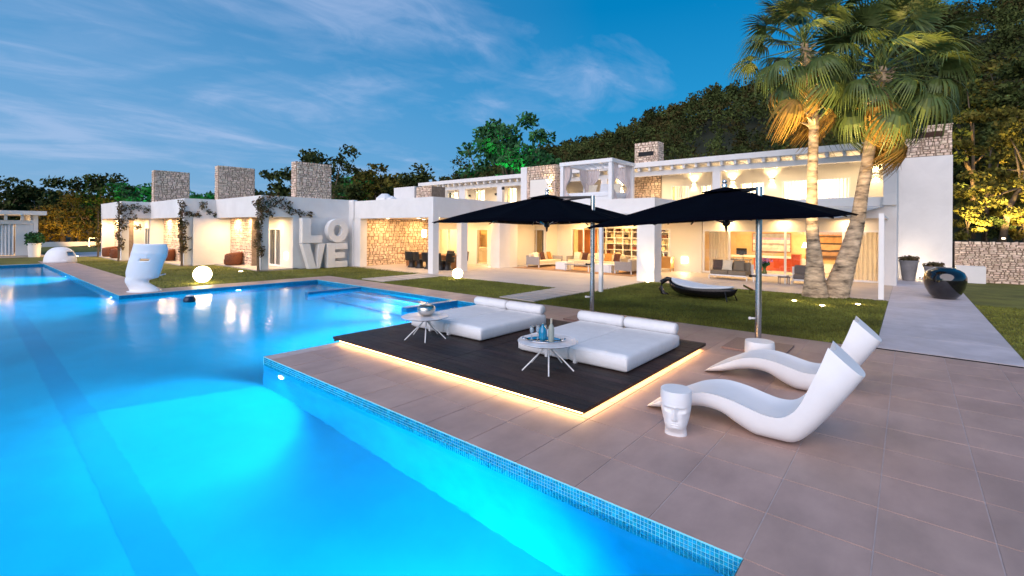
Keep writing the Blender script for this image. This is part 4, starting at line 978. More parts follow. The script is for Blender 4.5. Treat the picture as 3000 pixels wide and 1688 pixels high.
# the far one is turned so its domed back and hollow face show
dm = thing("mask_chair", "low white domed mask chair at the far end of the long walkway", "chair", (-39.8, 4.25, 0), math.radians(38), group="white mask-shaped chairs")
mb = MB(); NU, NV = 34, 18; vs = []; fs = []
for j in range(NV + 1):
    ph = j / NV * math.pi / 2
    for i in range(NU + 1):
        th = math.pi * (-.10 + 1.55 * i / NU) + math.pi * .82; r_ = .80 * math.cos(ph) ** .8 + .02
        vs.append((r_ * math.cos(th) * 1.05, r_ * math.sin(th) * .75, .92 * math.sin(ph)))
for j in range(NV):
    for i in range(NU):
        if 24 < i < 30 and 4 < j < 9: continue
        fs.append((j * (NU + 1) + i, j * (NU + 1) + i + 1, (j + 1) * (NU + 1) + i + 1, (j + 1) * (NU + 1) + i))
mb.add(vs, fs); part("shell", mb, white_pl, dm, world=False, smooth=True, solid=.045)
mb = MB(); mb.tube([(.25, -.35, .02), (.45, -.42, .22), (.75, -.35, .10), (.8, -.3, .01)], [.07, .09, .07, .04], 10); part("jaw", mb, white_pl, dm, world=False, smooth=True)

# ---- black shell chaise on the lawn
ch = thing("shell_chaise", "long black boat-shaped chaise with a white cushion lying on the lawn", "chaise", (-5.15, 15.75, 0), math.radians(-6))
def boat(mb, L_, Wd, z0, z1, n=24, m_=10, keel=.45):
    def fn(a, b):
        s = a * 2 - 1; w = Wd / 2 * (1 - abs(s) ** 2.4) ** .8 * (1.15 - .35 * s); sheer_ = z1 + .05 * s * s + (.10 * max(0, -s) ** 1.5)
        th = (b * 2 - 1) * math.pi / 2; y = w * math.sin(th); d = (sheer_ - z0) * math.cos(th) * (1 - abs(s) ** 3) ** .5
        return Vector((s * L_ / 2, y, sheer_ - d))
    mb.grid(fn, n, m_); return mb
mb = MB(); boat(mb, 2.25, .95, .04, .34); part("shell", mb, black_f, ch, world=False, smooth=True, solid=.02)
mb = MB(); mb.grid(lambda a, b: Vector(((a * 2 - 1) * 1.02 - .02, (b * 2 - 1) * .47 * (max(0, 1 - abs(a * 2 - 1) ** 2.6)) ** .8 * (1.12 - .34 * (a * 2 - 1)), .375 + .05 * (a * 2 - 1) ** 2 + .13 * max(0, -(a * 2 - 1)) ** 1.5 + .02 * (1 - (b * 2 - 1) ** 2))), 24, 12)
part("cushion", mb, white_fab, ch, world=False, smooth=True, solid=.05)
mb = MB(); mb.tube([(-.95, .0, .52), (-1.18, -.05, .54), (-1.36, -.08, .42), (-1.40, -.1, .22), (-1.30, -.1, .03), (-1.10, -.1, .0)], [.05, .075, .085, .085, .07, .04], 12); part("head_loop", mb, black_f, ch, world=False, smooth=True)
mb = MB(); mb.tube([(.95, .1, .33), (1.02, .25, .0)], .02, 8); mb.tube([(.85, -.3, .33), (.95, -.35, .0)], .02, 8); part("leg", mb, black_f, ch, world=False)

# ---- big black glazed pot, planters, lantern
mb = MB(); mb.lathe([(.30, 0), (.36, .01), (.50, .14), (.63, .36), (.69, .58), (.68, .74), (.60, .88), (.46, .96), (.36, .99), (.33, 1.02), (.29, 1.02), (.28, .98), (.2, .9), (.02, .85)], (.93, 21.2, 0), 64, .80, .80)
solo("black_pot", mb, glaze, "huge round glossy black pot standing on the pale path", "pot", (.93, 21.35, 0), smooth=True)
soilm = mat("pot_soil", (.03, .02, .012), .95)
def leaf_clump(c, R, n, size, aspect=.5, seed=0, up=0.0):
    """n leaf quads spread through an ellipsoid; returns V,F arrays"""
    r = np.random.default_rng(seed); c = np.asarray(c, float); R = np.asarray(R, float) * np.ones(3)
    d = r.normal(size=(n, 3)); d /= np.linalg.norm(d, axis=1)[:, None]; rad_ = r.random(n) ** .45
    p = c + d * rad_[:, None] * R
    a = r.normal(size=(n, 3)); a[:, 2] += up; a /= np.linalg.norm(a, axis=1)[:, None]
    b = np.cross(a, r.normal(size=(n, 3))); b /= np.linalg.norm(b, axis=1)[:, None]
    s = size * r.uniform(.55, 1.35, n)[:, None]
    v = np.stack([p - a * s, p + b * s * aspect, p + a * s, p - b * s * aspect], 1).reshape(-1, 3)
    return v, np.arange(len(v)).reshape(-1, 4)
def merge(lst):
    V_ = []; F_ = []; o = 0
    for v, f in lst: V_.append(v); F_.append(f + o); o += len(v)
    return np.concatenate(V_), np.concatenate(F_)
def potted(name, label, loc, rt, rb, h, leaf, lr, lz, cat="potted plant", pm=None, n=260, sz=.09, grp=None, m='vine'):
    t = thing(name, label, cat, loc, group=grp)
    mb = MB(); mb.lathe([(rb, 0), (rb + .01, .01), (rt, h - .06), (rt + .03, h - .05), (rt + .03, h), (rt - .02, h), (rt - .03, h - .06), (.02, h - .06)], (0, 0, 0), 28); part("pot", mb, pm or mat("grey_stone_pot", (.25, .24, .24), .7, var=.2, bump=.2), t, world=False)
    v, f = leaf_clump((0, 0, h + lz * .5), (lr, lr, lz), n, sz, seed=len(name) + int(h * 100)); o = link("foliage", raw_mesh("foliage", v, f, leafs[m]), t); return t
G1 = mat("grey_stone_pot", (.25, .24, .24), .7, var=.2, bump=.2)
potted("planter", "tall tapered grey planter by the tall white wall, left of the lantern", (.02, 27.9, 0), .34, .21, .92, 0, .38, .14, "planter", G1, 300, .07, "grey planters at the white wall")
potted("planter", "grey planter half hidden behind the glossy black pot", (.86, 27.4, 0), .34, .24, .72, 0, .38, .12, "planter", G1, 220, .07, "grey planters at the white wall")
lt = thing("wall_uplight", "glowing floor light between the two grey planters", "lamp", (.47, 28.75, 0)); mb = MB(); mb.lathe([(.08, 0), (.09, .05), (.07, .16)], (0, 0, 0), 14); part("housing", mb, steel, lt, world=False); mb = MB(); mb.lathe([(.065, .162), (.07, .36), (.03, .38)], (0, 0, 0), 14); part("glow", mb, warm_e, lt, world=False)
potted("potted_plant", "leafy green plant in a white pot beside the pavilion curtains", (-47.75, 3.75, .0), .36, .30, 1.0, 0, .55, .55, "potted plant", white_lac, 420, .12, None, 'green')

# ---- glowing globes
def globe(label, loc, r):
    t = thing("globe_lamp", label, "globe lamp", loc, group="glowing globe lamps on the lawns"); mb = MB(); n = 14
    mb.lathe([(max(.001, r * math.sin(math.pi * k / n)), r + .03 - r * math.cos(math.pi * k / n)) for k in range(n + 1)], (0, 0, 0), 32); part("globe", mb, white_e, t, world=False, smooth=True)
    mb = MB(); mb.lathe([(.10, 0), (.12, .05), (.06, .06)], (0, 0, 0), 16); part("foot", mb, steel, t, world=False); return t
globe("larger glowing white globe on the lawn in front of the wing", (-21.3, 6.35, 0), .32)
globe("smaller glowing white globe at the edge of the paved house terrace", (-15.1, 14.25, 0), .225)
# ---- small garden spot on the lawn, lawn uplights, floating ball
gs_ = thing("garden_spotlight", "small silver garden spotlight on the lawn behind the parasol pole", "garden light", (-4.27, 18.1, 0)); mb = MB(); mb.tube([(0, 0, 0), (0, 0, .16)], .015, 8); mb.rbox((-.04, -.05, .2), (.34, .12, .07), .3, 0, .5); part("head", mb, chrome, gs_, world=False)
for k, (x, y, lb) in enumerate([(-2.73, 17.04, "ground uplight left of the palm trunks"), (-1.93, 16.52, "ground uplight in front of the two palm trunks"), (-1.15, 17.55, "ground uplight right of the palm trunks"), (-8.45, 19.0, "ground uplight at the foot of the big white pillar")]):
    t = thing("ground_uplight", lb, "garden light", (x, y, 0), group="ground uplights on the lawn"); mb = MB(); mb.lathe([(.09, -.02), (.11, .012), (.075, .02)], (0, 0, 0), 18); part("rim", mb, steel, t, world=False); mb = MB(); mb.lathe([(.001, .0205), (.07, .021), (.05, .035), (.001, .04)], (0, 0, 0), 18); part("lens", mb, warm_e, t, world=False); point((x, y, .09), 3.0, (1, .72, .34), .05)
fb = thing("floating_ball", "dark blue ball with a white band floating in the pool by the far wall", "float", (-17.1, 4.75, WATER_Z)); mb = MB(); r = .17; mb.lathe([(max(.001, r * math.sin(math.pi * k / 10)), .04 - r * math.cos(math.pi * k / 10)) for k in range(9)], (0, 0, 0), 20); part("body", mb, mat("dark_blue_plastic", (.004, .02, .05), .3), fb, world=False, smooth=True); mb = MB(); mb.lathe([(.10, .165), (.10, .19), (.02, .215)], (0, 0, 0), 18); part("cap", mb, white_lac, fb, world=False, smooth=True)
# ================================================================== HOUSE FURNITURE AND LAMPS
def cush(mb, c, d, rz=0, rx=0, ry=0): return mb.rbox(c, d, rz, rx, ry)
# rug + outdoor lounge
mb = MB(); mb.box(-17.4, -10.0, 20.7, 24.0, .001, .014); solo("rug", mb, rug_m, "large tan rug under the outdoor lounge sofas", "rug", (-13.7, 22.3, 0))
def sofa(label, loc, rz, w, d=.95, frame=grey_p, seatm=cream_f, pil=(), grp="grey framed sofas on the covered terrace", arms=(1, 1)):
    """front faces -y; origin at centre"""
    t = thing("sofa", label, "sofa", loc, rz, grp); h = .62
    mb = MB(); mb.box(-w / 2, w / 2, d / 2 - .07, d / 2, .16, h + .06); part("back_panel", mb, frame, t, world=False, bevel=.01)
    for k, s_ in enumerate((-1, 1)):
        if arms[k]: mb = MB(); mb.box(*(sorted((s_ * w / 2, s_ * (w / 2 - .07)))), -d / 2, d / 2 - .071, .16, h); part("arm_panel", mb, frame, t, world=False, bevel=.01)
    mb = MB(); mb.box(-w / 2 + .071, w / 2 - .071, -d / 2, d / 2 - .071, .16, .22); part("frame", mb, white_lac, t, world=False)
    n = max(1, round((w - .2) / .85)); cw = (w - .16) / n
    for k in range(n):
        x0 = -w / 2 + .08 + cw * k
        mb = MB(); mb.box(x0 + .005, x0 + cw - .005, -d / 2 + .02, d / 2 - .09, .221, .40); part("seat_cushion", mb, seatm, t, world=False, bevel=.04)
        mb = MB(); mb.rbox((x0 + cw / 2, d / 2 - .2, .57), (cw - .02, .16, .40), 0, -.16); part("back_cushion", mb, seatm, t, world=False, bevel=.05)
    for x in (-w / 2 + .04, w / 2 - .04):
        for y in (-d / 2 + .04, d / 2 - .04):
            mb = MB(); mb.box(x - .02, x + .02, y - .02, y + .02, 0, .159); part("leg", mb, white_lac, t, world=False)
    return t
def pillow(label, loc, rz, m, s=.46, tilt=.35):
    t = thing("pillow", label, "pillow", loc, rz, "scatter pillows on the terrace sofas"); n = 10
    mb = MB()
    for sg in (1, -1): mb.grid(lambda a, b, sg=sg: Vector(((a - .5) * s * (1 - .12 * math.sin(math.pi * b)), sg * .075 * (math.sin(math.pi * a) * math.sin(math.pi * b)) ** .5 + (b - .5) * math.sin(tilt) * s, (b) * s * math.cos(tilt))) if sg > 0 else Vector(((.5 - a) * s * (1 - .12 * math.sin(math.pi * b)), -.075 * (math.sin(math.pi * a) * math.sin(math.pi * b)) ** .5 + (b - .5) * math.sin(tilt) * s, b * s * math.cos(tilt))), n, n)
    part("cover", mb, m, t, world=False, smooth=True); return t
sofa("grey framed sofa at the left end of the covered lounge, its arm toward the pool", (-16.7, 22.9, 0), -math.pi / 2 + math.pi, 2.4)
sofa("long cream cushioned sofa at the back of the covered lounge", (-14.0, 24.35, 0), 0, 3.6)
sofa("grey framed sofa beside the big pillar, its back toward the lawn", (-10.9, 22.7, 0), -math.pi / 2, 2.3)
pm = [cream_f, dkred, mat("ochre_fabric", (.42, .20, .05), .9), cream_f, dkred, cream_f, mat("ochre_fabric", (.42, .20, .05), .9), dkred, cream_f]
plab = ["pale pillow at the near end of the left sofa", "dark brown pillow in the middle of the left sofa", "ochre pillow at the far end of the left sofa", "pale pillow at the left end of the long back sofa", "dark pillow left of centre on the long back sofa", "pale pillow in the centre of the long back sofa", "ochre pillow right of centre on the long back sofa", "dark pillow at the right end of the long back sofa", "pale pillow on the sofa beside the pillar"]
for k, (x, y, rz) in enumerate([(-16.75, 22.1, 1.4), (-16.8, 22.8, 1.5), (-16.8, 23.5, 1.6), (-15.3, 24.3, .1), (-14.7, 24.2, -.1), (-13.9, 24.3, 0), (-13.2, 24.25, .15), (-12.6, 24.2, -.1), (-10.8, 22.6, -1.5)]): pillow(plab[k], (x, y, .42), rz, pm[k])
def simple_table(name, label, loc, w, d, h, m, cat="table", leg=None, grp=None, solid_=False, rz=0):
    t = thing(name, label, cat, loc, rz, grp)
    if solid_: mb = MB(); mb.box(-w / 2, w / 2, -d / 2, d / 2, 0, h); part("body", mb, m, t, world=False, bevel=.01); mb = MB(); mb.box(-w / 2 - .01, w / 2 + .01, -d / 2 - .01, d / 2 + .01, h, h + .02); part("top", mb, m, t, world=False)
    else:
        mb = MB(); mb.box(-w / 2, w / 2, -d / 2, d / 2, h - .05, h); part("tabletop", mb, m, t, world=False, bevel=.006)
        for x in (-w / 2 + .03, w / 2 - .03):
            for y in (-d / 2 + .03, d / 2 - .03): mb = MB(); mb.box(x - .02, x + .02, y - .02, y + .02, 0, h - .051); part("leg", mb, leg or m, t, world=False)
    return t
simple_table("coffee_table", "white block coffee table at the left in the covered lounge", (-14.6, 21.9, 0), .75, .7, .40, white_lac, "coffee table", grp="white block tables in the covered lounge", solid_=True)
simple_table("coffee_table", "white block coffee table at the right in the covered lounge", (-12.1, 22.0, 0), 1.0, .7, .40, white_lac, "coffee table", grp="white block tables in the covered lounge", solid_=True)
simple_table("low_bench", "long low grey bench between the two white block tables", (-13.4, 21.5, 0), 1.5, .6, .38, grey_p, "bench", white_lac)
simple_table("side_table", "small two-legged white table beside the grey sofa back", (-11.55, 21.8, 0), .4, .4, .45, white_lac)
# dining set in the west porch
dt = thing("dining_table", "long brown table on a block base in the west porch", "table", (-20.9, 17.7, 0)); mb = MB(); mb.box(-2.5, 2.35, -.55, .55, .71, .77); part("tabletop", mb, wood_w, dt, world=False, bevel=.005); mb = MB(); mb.box(1.15, 1.9, -.35, .35, 0, .709); part("base", mb, wood_w, dt, world=False); mb = MB(); mb.box(-1.9, -1.2, -.35, .35, 0, .709); part("base", mb, wood_w, dt, world=False)
def dchair(label, loc, rz):
    t = thing("dining_chair", label, "chair", loc, rz, "black chairs round the porch dining table")
    mb = MB(); mb.rbox((0, 0, .45), (.58, .50, .10)); part("seat", mb, blackp, t, world=False, bevel=.02)
    mb = MB(); mb.grid(lambda a, b: Vector(((a - .5) * .60, -.22 - .06 * b + .06 * math.sin(math.pi * a) * -1, .46 + .46 * b)), 8, 6); part("backrest", mb, blackp, t, world=False, solid=.03, smooth=True)
    mb = MB(); mb.lathe([(.27, 0), (.26, .03), (.19, .12), (.17, .25), (.20, .38), (.24, .42)], (0, 0, 0), 16); part("pedestal", mb, blackp, t, world=False, smooth=True); return t
c0 = dchair("black sculpted chair at the wall end of the near side of the dining table", (-21.75, 16.95, 0), .15)
for (x, y, rz, lb) in [(-20.98, 16.9, -.1, "second black chair from the stone wall on the near side of the dining table"), (-20.2, 16.9, .1, "third black chair from the stone wall, partly behind the corner column"), (-19.15, 16.85, 0, "black chair right of the corner column in front of the table base"), (-20.6, 18.6, math.pi, "black chair on the far side of the dining table, left of the table base"), (-19.4, 18.6, math.pi, "black chair on the far side of the dining table, at its column end"), (-18.9, 17.1, 1.5, "black chair near the end of the dining table")]: place_copy(c0, lb, (x, y, 0), rz)
def pendant(label, loc, r, h, m=warm_e, cord=.6):
    t = thing("pendant_lamp", label, "pendant lamp", loc, group="warm pendant lamps in the house"); mb = MB(); mb.lathe([(r * .8, 0), (r, h * .1), (r * .9, h), (.02, h + .02)], (0, 0, 0), 20); part("lamp_shade", mb, m, t, world=False, smooth=True)
    mb = MB(); mb.tube([(0, 0, h), (0, 0, h + cord)], .008, 6); part("cord", mb, dark, t, world=False); return t
pendant("cylindrical lamp hanging over the dining table beside the corner column", (-21.6, 17.7, 1.72), .14, .42)
pendant("round warm lamp hanging inside the room behind the left porch window", (-25.0 + 1.9, 22.9, 1.75), .24, .42); pendant("tall white lamp hanging behind the narrow porch window", (-19.9, 22.6, 1.55), .12, .55)
# dark cabinet, chairs and counter inside the porch room
simple_table("tall_cabinet", "dark wood cabinet seen through the left porch window", (-23.6, 23.8, 0), .9, .5, 2.1, wood_w, "cabinet", solid_=True)
simple_table("kitchen_counter", "pale counter inside the room behind the porch", (-21.7, 23.2, 0), 2.2, .7, .95, cream_f, "counter", solid_=True)
place_copy(c0, "dark chair inside the room behind the narrow porch window", (-20.25, 22.4, 0), 2.6)
def square_light(label, x, y, z, s=.33):
    t = thing("wall_light", label, "wall light", (x, y, z), group="square glowing wall lights near the floor"); mb = MB(); mb.box(-s / 2, s / 2, -.03, 0, -s / 2, s / 2); part("lens", mb, warm_e, t, world=False)
    mb = MB(); mb.box(-s / 2 - .01, s / 2 + .01, .0, .012, -s / 2 - .01, s / 2 + .01); part("rim", mb, white_lac, t, world=False); area((x, y - .10, z), 10, (1, .72, .4), s, target=(x, y - 1, z - .25))
square_light("square glowing wall light on the pier between porch and lounge", -18.82, 20.885, .62); square_light("square glowing wall light on the blank wall right of the big pillar", -9.17, 25.285, .62)
# bookshelf
bs = thing("bookshelf", "wall-wide white bookshelf with rows of books behind the lounge", "bookshelf", (-12.6, 29.2, 0)); XA, XB = -4.0, 3.6
zs_ = [.08, .48, .88, 1.28, 1.68, 2.08, 2.44]
for z in zs_: mb = MB(); mb.box(XA, XB, -.18, .16, z - .02, z + .02); part("shelf", mb, white_lac, bs, world=False)
nb = 12
for k in range(nb + 1): x = XA + (XB - XA) * k / nb; mb = MB(); mb.box(x - .02, x + .02, -.179, .159, .0, 2.46); part("upright", mb, white_lac, bs, world=False)
mb = MB(); mb.box(XA, XB, .16, .18, 0, 2.46); part("back_panel", mb, mat("shelf_back", (.72, .62, .40), .8), bs, world=False)
bm = [mat("book_dark", (.045, .03, .025), .8, objrand=.5), mat("book_cream", (.55, .45, .30), .8, objrand=.3), mat("book_red", (.12, .035, .02), .8, objrand=.4)]
for z in zs_[:-1]:
    for k in range(nb):
        x = XA + (XB - XA) * k / nb + .04; r_ = random.random()
        if r_ < .25: continue
        w = random.uniform(.12, .5); hh = random.uniform(.2, .34); mb = MB(); u = x + random.uniform(0, .1); e = min(u + w, x + .55)
        while u < e: bw = random.uniform(.025, .06); mb.box(u, u + bw - .003, -.12, .10, z + .021, z + .02 + hh * random.uniform(.82, 1)); u += bw
        part("books", mb, random.choice(bm + [bm[0]]), bs, world=False, kind='stuff')
sb = simple_table("sideboard", "ochre wooden sideboard beside the blank wall at the lounge edge", (-10.05, 24.75, 0), .85, .5, .78, mat("honey_wood", (.42, .22, .06), .4), "sideboard")
mb = MB(); mb.box(-.41, .41, -.23, .24, .18, .729); part("cupboard", mb, mat("honey_wood", (.42, .22, .06), .4), sb, world=False)
t = thing("vase", "slim green vase with a tall stem on the ochre sideboard", "vase", (-10.2, 24.7, .78)); mb = MB(); mb.lathe([(.05, 0), (.07, .1), (.03, .25), (.035, .3)], (0, 0, 0), 14); part("body", mb, mat("olive_glass", (.10, .12, .02), .2), t, world=False)
# right terrace: daybed, coffee table with flowers, armchair
db = sofa("brown cushioned outdoor sofa in front of the right glass doors", (-6.2, 22.9, 0), -.05, 1.7, .95, white_lac, mat("taupe_cushion", (.20, .165, .12), .9, bump=.3), grp="taupe seats on the right terrace", arms=(0, 0))
for k, (x, rz, m, lb) in enumerate([(-6.75, .2, mat("brown_pillow", (.10, .07, .06), .9), "round-looking dark brown pillow on the taupe outdoor sofa"), (-6.35, -.1, cream_f, "white pillow between the dark ones on the taupe outdoor sofa"), (-5.85, .05, mat("taupe_pillow", (.20, .165, .12), .9), "large taupe pillow on the taupe outdoor sofa")]): pillow(lb, (x, 22.9, .41), rz, m, .48)
simple_table("coffee_table", "low white coffee table carrying the purple flowers", (-4.5, 22.6, 0), 1.25, .75, .36, white_lac, "coffee table")
fv = thing("flower_vase", "green glass vase of purple and white flowers on the low white table", "flowers", (-4.75, 22.6, .36)); mb = MB(); mb.lathe([(.09, 0), (.11, .04), (.05, .2), (.10, .32)], (0, 0, 0), 16); part("vase", mb, mat("olive_glass", (.10, .12, .02), .2), fv, world=False)
v, f = leaf_clump((0, 0, .42), (.22, .22, .14), 160, .06, seed=3); part_ = link("leaves", raw_mesh("leaves", v, f, leafs['green']), fv)
v, f = leaf_clump((0, 0, .56), (.33, .33, .14), 130, .045, seed=4); link("blossoms", raw_mesh("blossoms", v, f, mat("lilac_petals", (.42, .24, .50), .8, island=.5)), fv)
sofa("dark taupe armchair on the right terrace, half behind the palm trunk", (-3.3, 22.9, 0), .1, .95, .9, white_lac, grey_f, grp="taupe seats on the right terrace", arms=(0, 0))
st_ = simple_table("stool", "small dark folding stool beside the low white table", (-3.95, 22.25, 0), .4, .35, .33, grey_f, "stool", steel, rz=.4)
# indoors behind the glass
cn = thing("console_table", "white long console with an orange-red front in the living room", "console", (-6.5, 29.5, 0)); mb = MB(); mb.box(-1.6, 1.7, -.3, .3, .70, .80); part("top", mb, white_lac, cn, world=False); mb = MB(); mb.box(-.2, 1.65, -.27, .27, .02, .699); part("front", mb, orange, cn, world=False)
for x in (-1.5, -.9): mb = MB(); mb.box(x, x + .06, -.27, .27, 0, .699); part("leg", mb, white_lac, cn, world=False)
def painting(label, x, y, z, w, h, stripes, frame=wood_w):
    t = thing("painting", label, "painting", (x, y, z)); mb = MB(); mb.box(-w / 2 - .05, w / 2 + .05, -.03, .0, -.05, h + .05); part("frame", mb, frame, t, world=False)
    v0 = 0; rr = random.Random(int(w * 100))
    for k, (fr_, col) in enumerate(stripes):
        mb = MB(); z0 = v0 * h; z1 = (v0 + fr_) * h; n = 6
        mb.add([(-w / 2 + w * i / n, -.034 - .0006 * (k % 3), z0) for i in range(n + 1)] + [(-w / 2 + w * i / n, -.034 - .0006 * (k % 3), z1 + (rr.uniform(-.02, .03) if v0 + fr_ < .99 else 0)) for i in range(n + 1)], [(i, i + 1, n + 2 + i, n + 1 + i) for i in range(n)])
        part("paint_band", mb, mat("paint_%d_%d" % (int(w * 100), k), col, .7, var=.3, scale=4), t, world=False); v0 += fr_
    return t
painting("large pale grey abstract painting over the white console", -6.0, 30.18, 1.05, 1.9, 1.0, [(.2, (.5, .5, .5)), (.15, (.62, .6, .58)), (.1, (.3, .3, .33)), (.2, (.60, .60, .62)), (.12, (.5, .28, .5)), (.23, (.28, .30, .34))])
painting("brown layered landscape painting on the living room wall behind the palms", -3.2, 30.18, .75, 1.15, 1.5, [(.1, (.10, .05, .03)), (.14, (.35, .20, .10)), (.06, (.04, .02, .02)), (.2, (.45, .28, .14)), (.06, (.05, .03, .02)), (.2, (.40, .22, .08)), (.05, (.07, .04, .02)), (.19, (.42, .20, .06))])
tv = thing("television", "small dark screen on the white console", "television", (-7.4, 29.5, .80)); mb = MB(); mb.box(-.28, .28, -.02, .02, .04, .40); part("screen", mb, blackp, tv, world=False); mb = MB(); mb.box(-.1, .1, -.06, .06, 0, .039); part("stand", mb, blackp, tv, world=False)
rb_ = simple_table("armchair", "orange-red low cabinet indoors right of the white console", (-4.55, 28.9, 0), .4, .5, .95, orange, "cabinet", solid_=True)
simple_table("desk", "blue-grey topped desk just inside the right glass doors", (-6.9, 26.6, 0), 1.3, .6, .74, mat("blue_grey_top", (.20, .25, .30), .4), "desk", white_lac)
def table_lamp(label, loc, h=.75):
    t = thing("table_lamp", label, "lamp", loc); mb = MB(); mb.tube([(0, 0, 0), (.03, 0, h * .3), (-.02, 0, h * .6)], [.08, .05, .02], 10); part("base", mb, wood_w, t, world=False); mb = MB(); mb.lathe([(.22, 0), (.12, .28), (.1, .28)], (0, 0, h * .6), 18); part("lamp_shade", mb, warm_e, t, world=False); return t
simple_table("side_cabinet", "low white cabinet under the lamp in the living room", (-4.2, 29.7, 0), .9, .5, .7, white_lac, "cabinet", solid_=True)
table_lamp("table lamp with glowing shade left of the palm trunks, indoors", (-4.2, 29.6, .72), 1.0); table_lamp("glowing table lamp between the two palm trunks, indoors", (-2.35, 28.8, .7), 1.0)
simple_table("side_cabinet", "low pale cabinet under the lamp between the palm trunks", (-2.35, 28.8, 0), .8, .5, .68, cream_f, "cabinet", solid_=True)
simple_table("low_sideboard", "low white sideboard along the living room back wall", (-2.6, 29.8, 0), 2.4, .45, .45, white_lac, "sideboard", solid_=True)

# ---- four-poster bed on the roof terrace
fb_ = thing("four_poster_bed", "white four-poster terrace bed with gathered curtains on the roof", "bed", (-12.05, 21.0, FZ)); bw, bd, bh = 2.72, 2.2, 2.28
for x in (-bw / 2, bw / 2):
    for y in (-1.12, 1.08):
        mb = MB(); mb.box(x - .09, x + .09, y - .09, y + .09, 0, bh - .18); part("post", mb, white_lac, fb_, world=False)
mb = MB(); mb.box(-bw / 2 - .12, bw / 2 + .12, -1.24, -1.0, bh - .179, bh); mb.box(-bw / 2 - .12, bw / 2 + .12, .96, 1.2, bh - .179, bh); mb.box(-bw / 2 - .12, -bw / 2 + .12, -.999, .959, bh - .178, bh - .001); mb.box(bw / 2 - .12, bw / 2 + .12, -.999, .959, bh - .178, bh - .001); part("top_frame", mb, white_lac, fb_, world=False)
for k in range(6): x = -bw / 2 + .35 + k * .4; mb = MB(); mb.box(x - .03, x + .03, -.99, .95, bh - .12, bh - .04); part("slat", mb, white_lac, fb_, world=False)
mb = MB(); mb.box(-bw / 2 + .1, bw / 2 - .1, -1.02, 1.0, .12, .50); part("bed_base", mb, white_lac, fb_, world=False)
mb = MB(); mb.box(-bw / 2 + .12, bw / 2 - .12, -1.0, .98, .501, .74); part("mattress", mb, white_fab, fb_, world=False, bevel=.06)
def drape(x, y, dx, dy, w, knot):
    mb = MB()
    def fn(a, b):
        z = (bh - .2) * (1 - b) + .35 * b; sq = 1 - .72 * math.exp(-((b - knot) / .20) ** 2) - .15 * b; u = (a - .0) * w * sq
        ww = .03 * math.sin(a * 24) * (.5 + sq); return Vector((x + dx * u + dy * ww, y + dy * u + dx * ww, z))
    mb.grid(fn, 36, 20); part("curtain", mb, mat("bed_drape", (.72, .64, .62), .85), fb_, world=False, smooth=True)
drape(-bw / 2 + .1, -1.1, 0, 1, .75, .62); drape(bw / 2, -1.02, 0, 1, .65, .62); drape(bw / 2 - .02, .95, 0, -1, .6, .62); drape(-bw / 2 + .12, 1.0, 1, 0, .8, .62); drape(bw / 2 - .12, 1.02, -1, 0, .7, .62); drape(-bw / 2 + .12, .95, 0, -1, .7, .62)
drape(-bw / 2 + .14, -1.12, 1, 0, .35, .62)
for k, (x, c_) in enumerate([(-.7, cream_f), (0, white_fab), (.7, cream_f)]):
    p_ = pillow(["cream pillow at the left on the roof bed", "white pillow in the middle of the roof bed", "cream pillow at the right on the roof bed"][k], (-12.05 + x, 21.7, FZ + .76), 0, c_, .55)
# sconces upstairs: up and down light
SC = [(-9.42, 27.4, 4.92, "small up-and-down wall lamp upstairs right of the roof chimney"), (-7.34, 27.4, 4.92, "up-and-down wall lamp upstairs over the right parasol tip"), (-5.43, 27.4, 4.9, "up-and-down wall lamp upstairs left of the wide bright window"), (-1.15, 27.4, 4.88, "up-and-down wall lamp upstairs at the far right behind the palm trunk"), (-14.0, 27.4, 4.95, "up-and-down wall lamp glowing behind the roof bed"), (-16.72, 23.43, 4.95, "up-and-down wall lamp on the stone block beside the roof bed")]
for x, y, z, lb in SC:
    t = thing("wall_lamp", lb, "wall lamp", (x, y, z), group="up-and-down wall lamps on the upper floor"); mb = MB(); mb.box(-.13, .13, -.13, -.0, -.03, .03); part("housing", mb, dark, t, world=False)
    spot((x, y - .09, z + .05), (x, y - .02, z + 1), 42, (1, .68, .32), 125, .03, .7); spot((x, y - .09, z - .05), (x, y - .02, z - 1), 26, (1, .70, .36), 90, .03, .7)
    m2 = MB(); m2.box(-.10, .10, -.11, -.02, .0305, .034); m2.box(-.10, .10, -.11, -.02, -.034, -.0305); part("lens", m2, warm_e, t, world=False)
for x, z in ((-24.7, 4.95), (-20.45 + .02, 4.9), (-27.6, 4.95)):
    t = thing("wall_lamp", {-24.7: "unlit small black box lamp upstairs between the left columns", -27.6: "unlit small black box lamp upstairs at the far left bay"}.get(x, "unlit small black box lamp on the edge strip of the stone block"), "wall lamp", (x, 27.39 if x < -22 else 23.37, z), group="unlit box lamps upstairs"); mb = MB(); mb.box(-.08, .08, -.1, 0, -.08, .08); part("housing", mb, dark, t, world=False)
lg = thing("garden_lounger", "low metal lounger seen upstairs behind the parapet at the right", "lounger", (-2.2, 26.2, FZ)); mb = MB(); mb.rbox((0, 0, .42), (1.5, .6, .04), .1); mb.rbox((-.55, 0, .25), (.04, .5, .34)); mb.rbox((.55, 0, .25), (.04, .5, .34)); part("frame", mb, steel, lg, world=False)

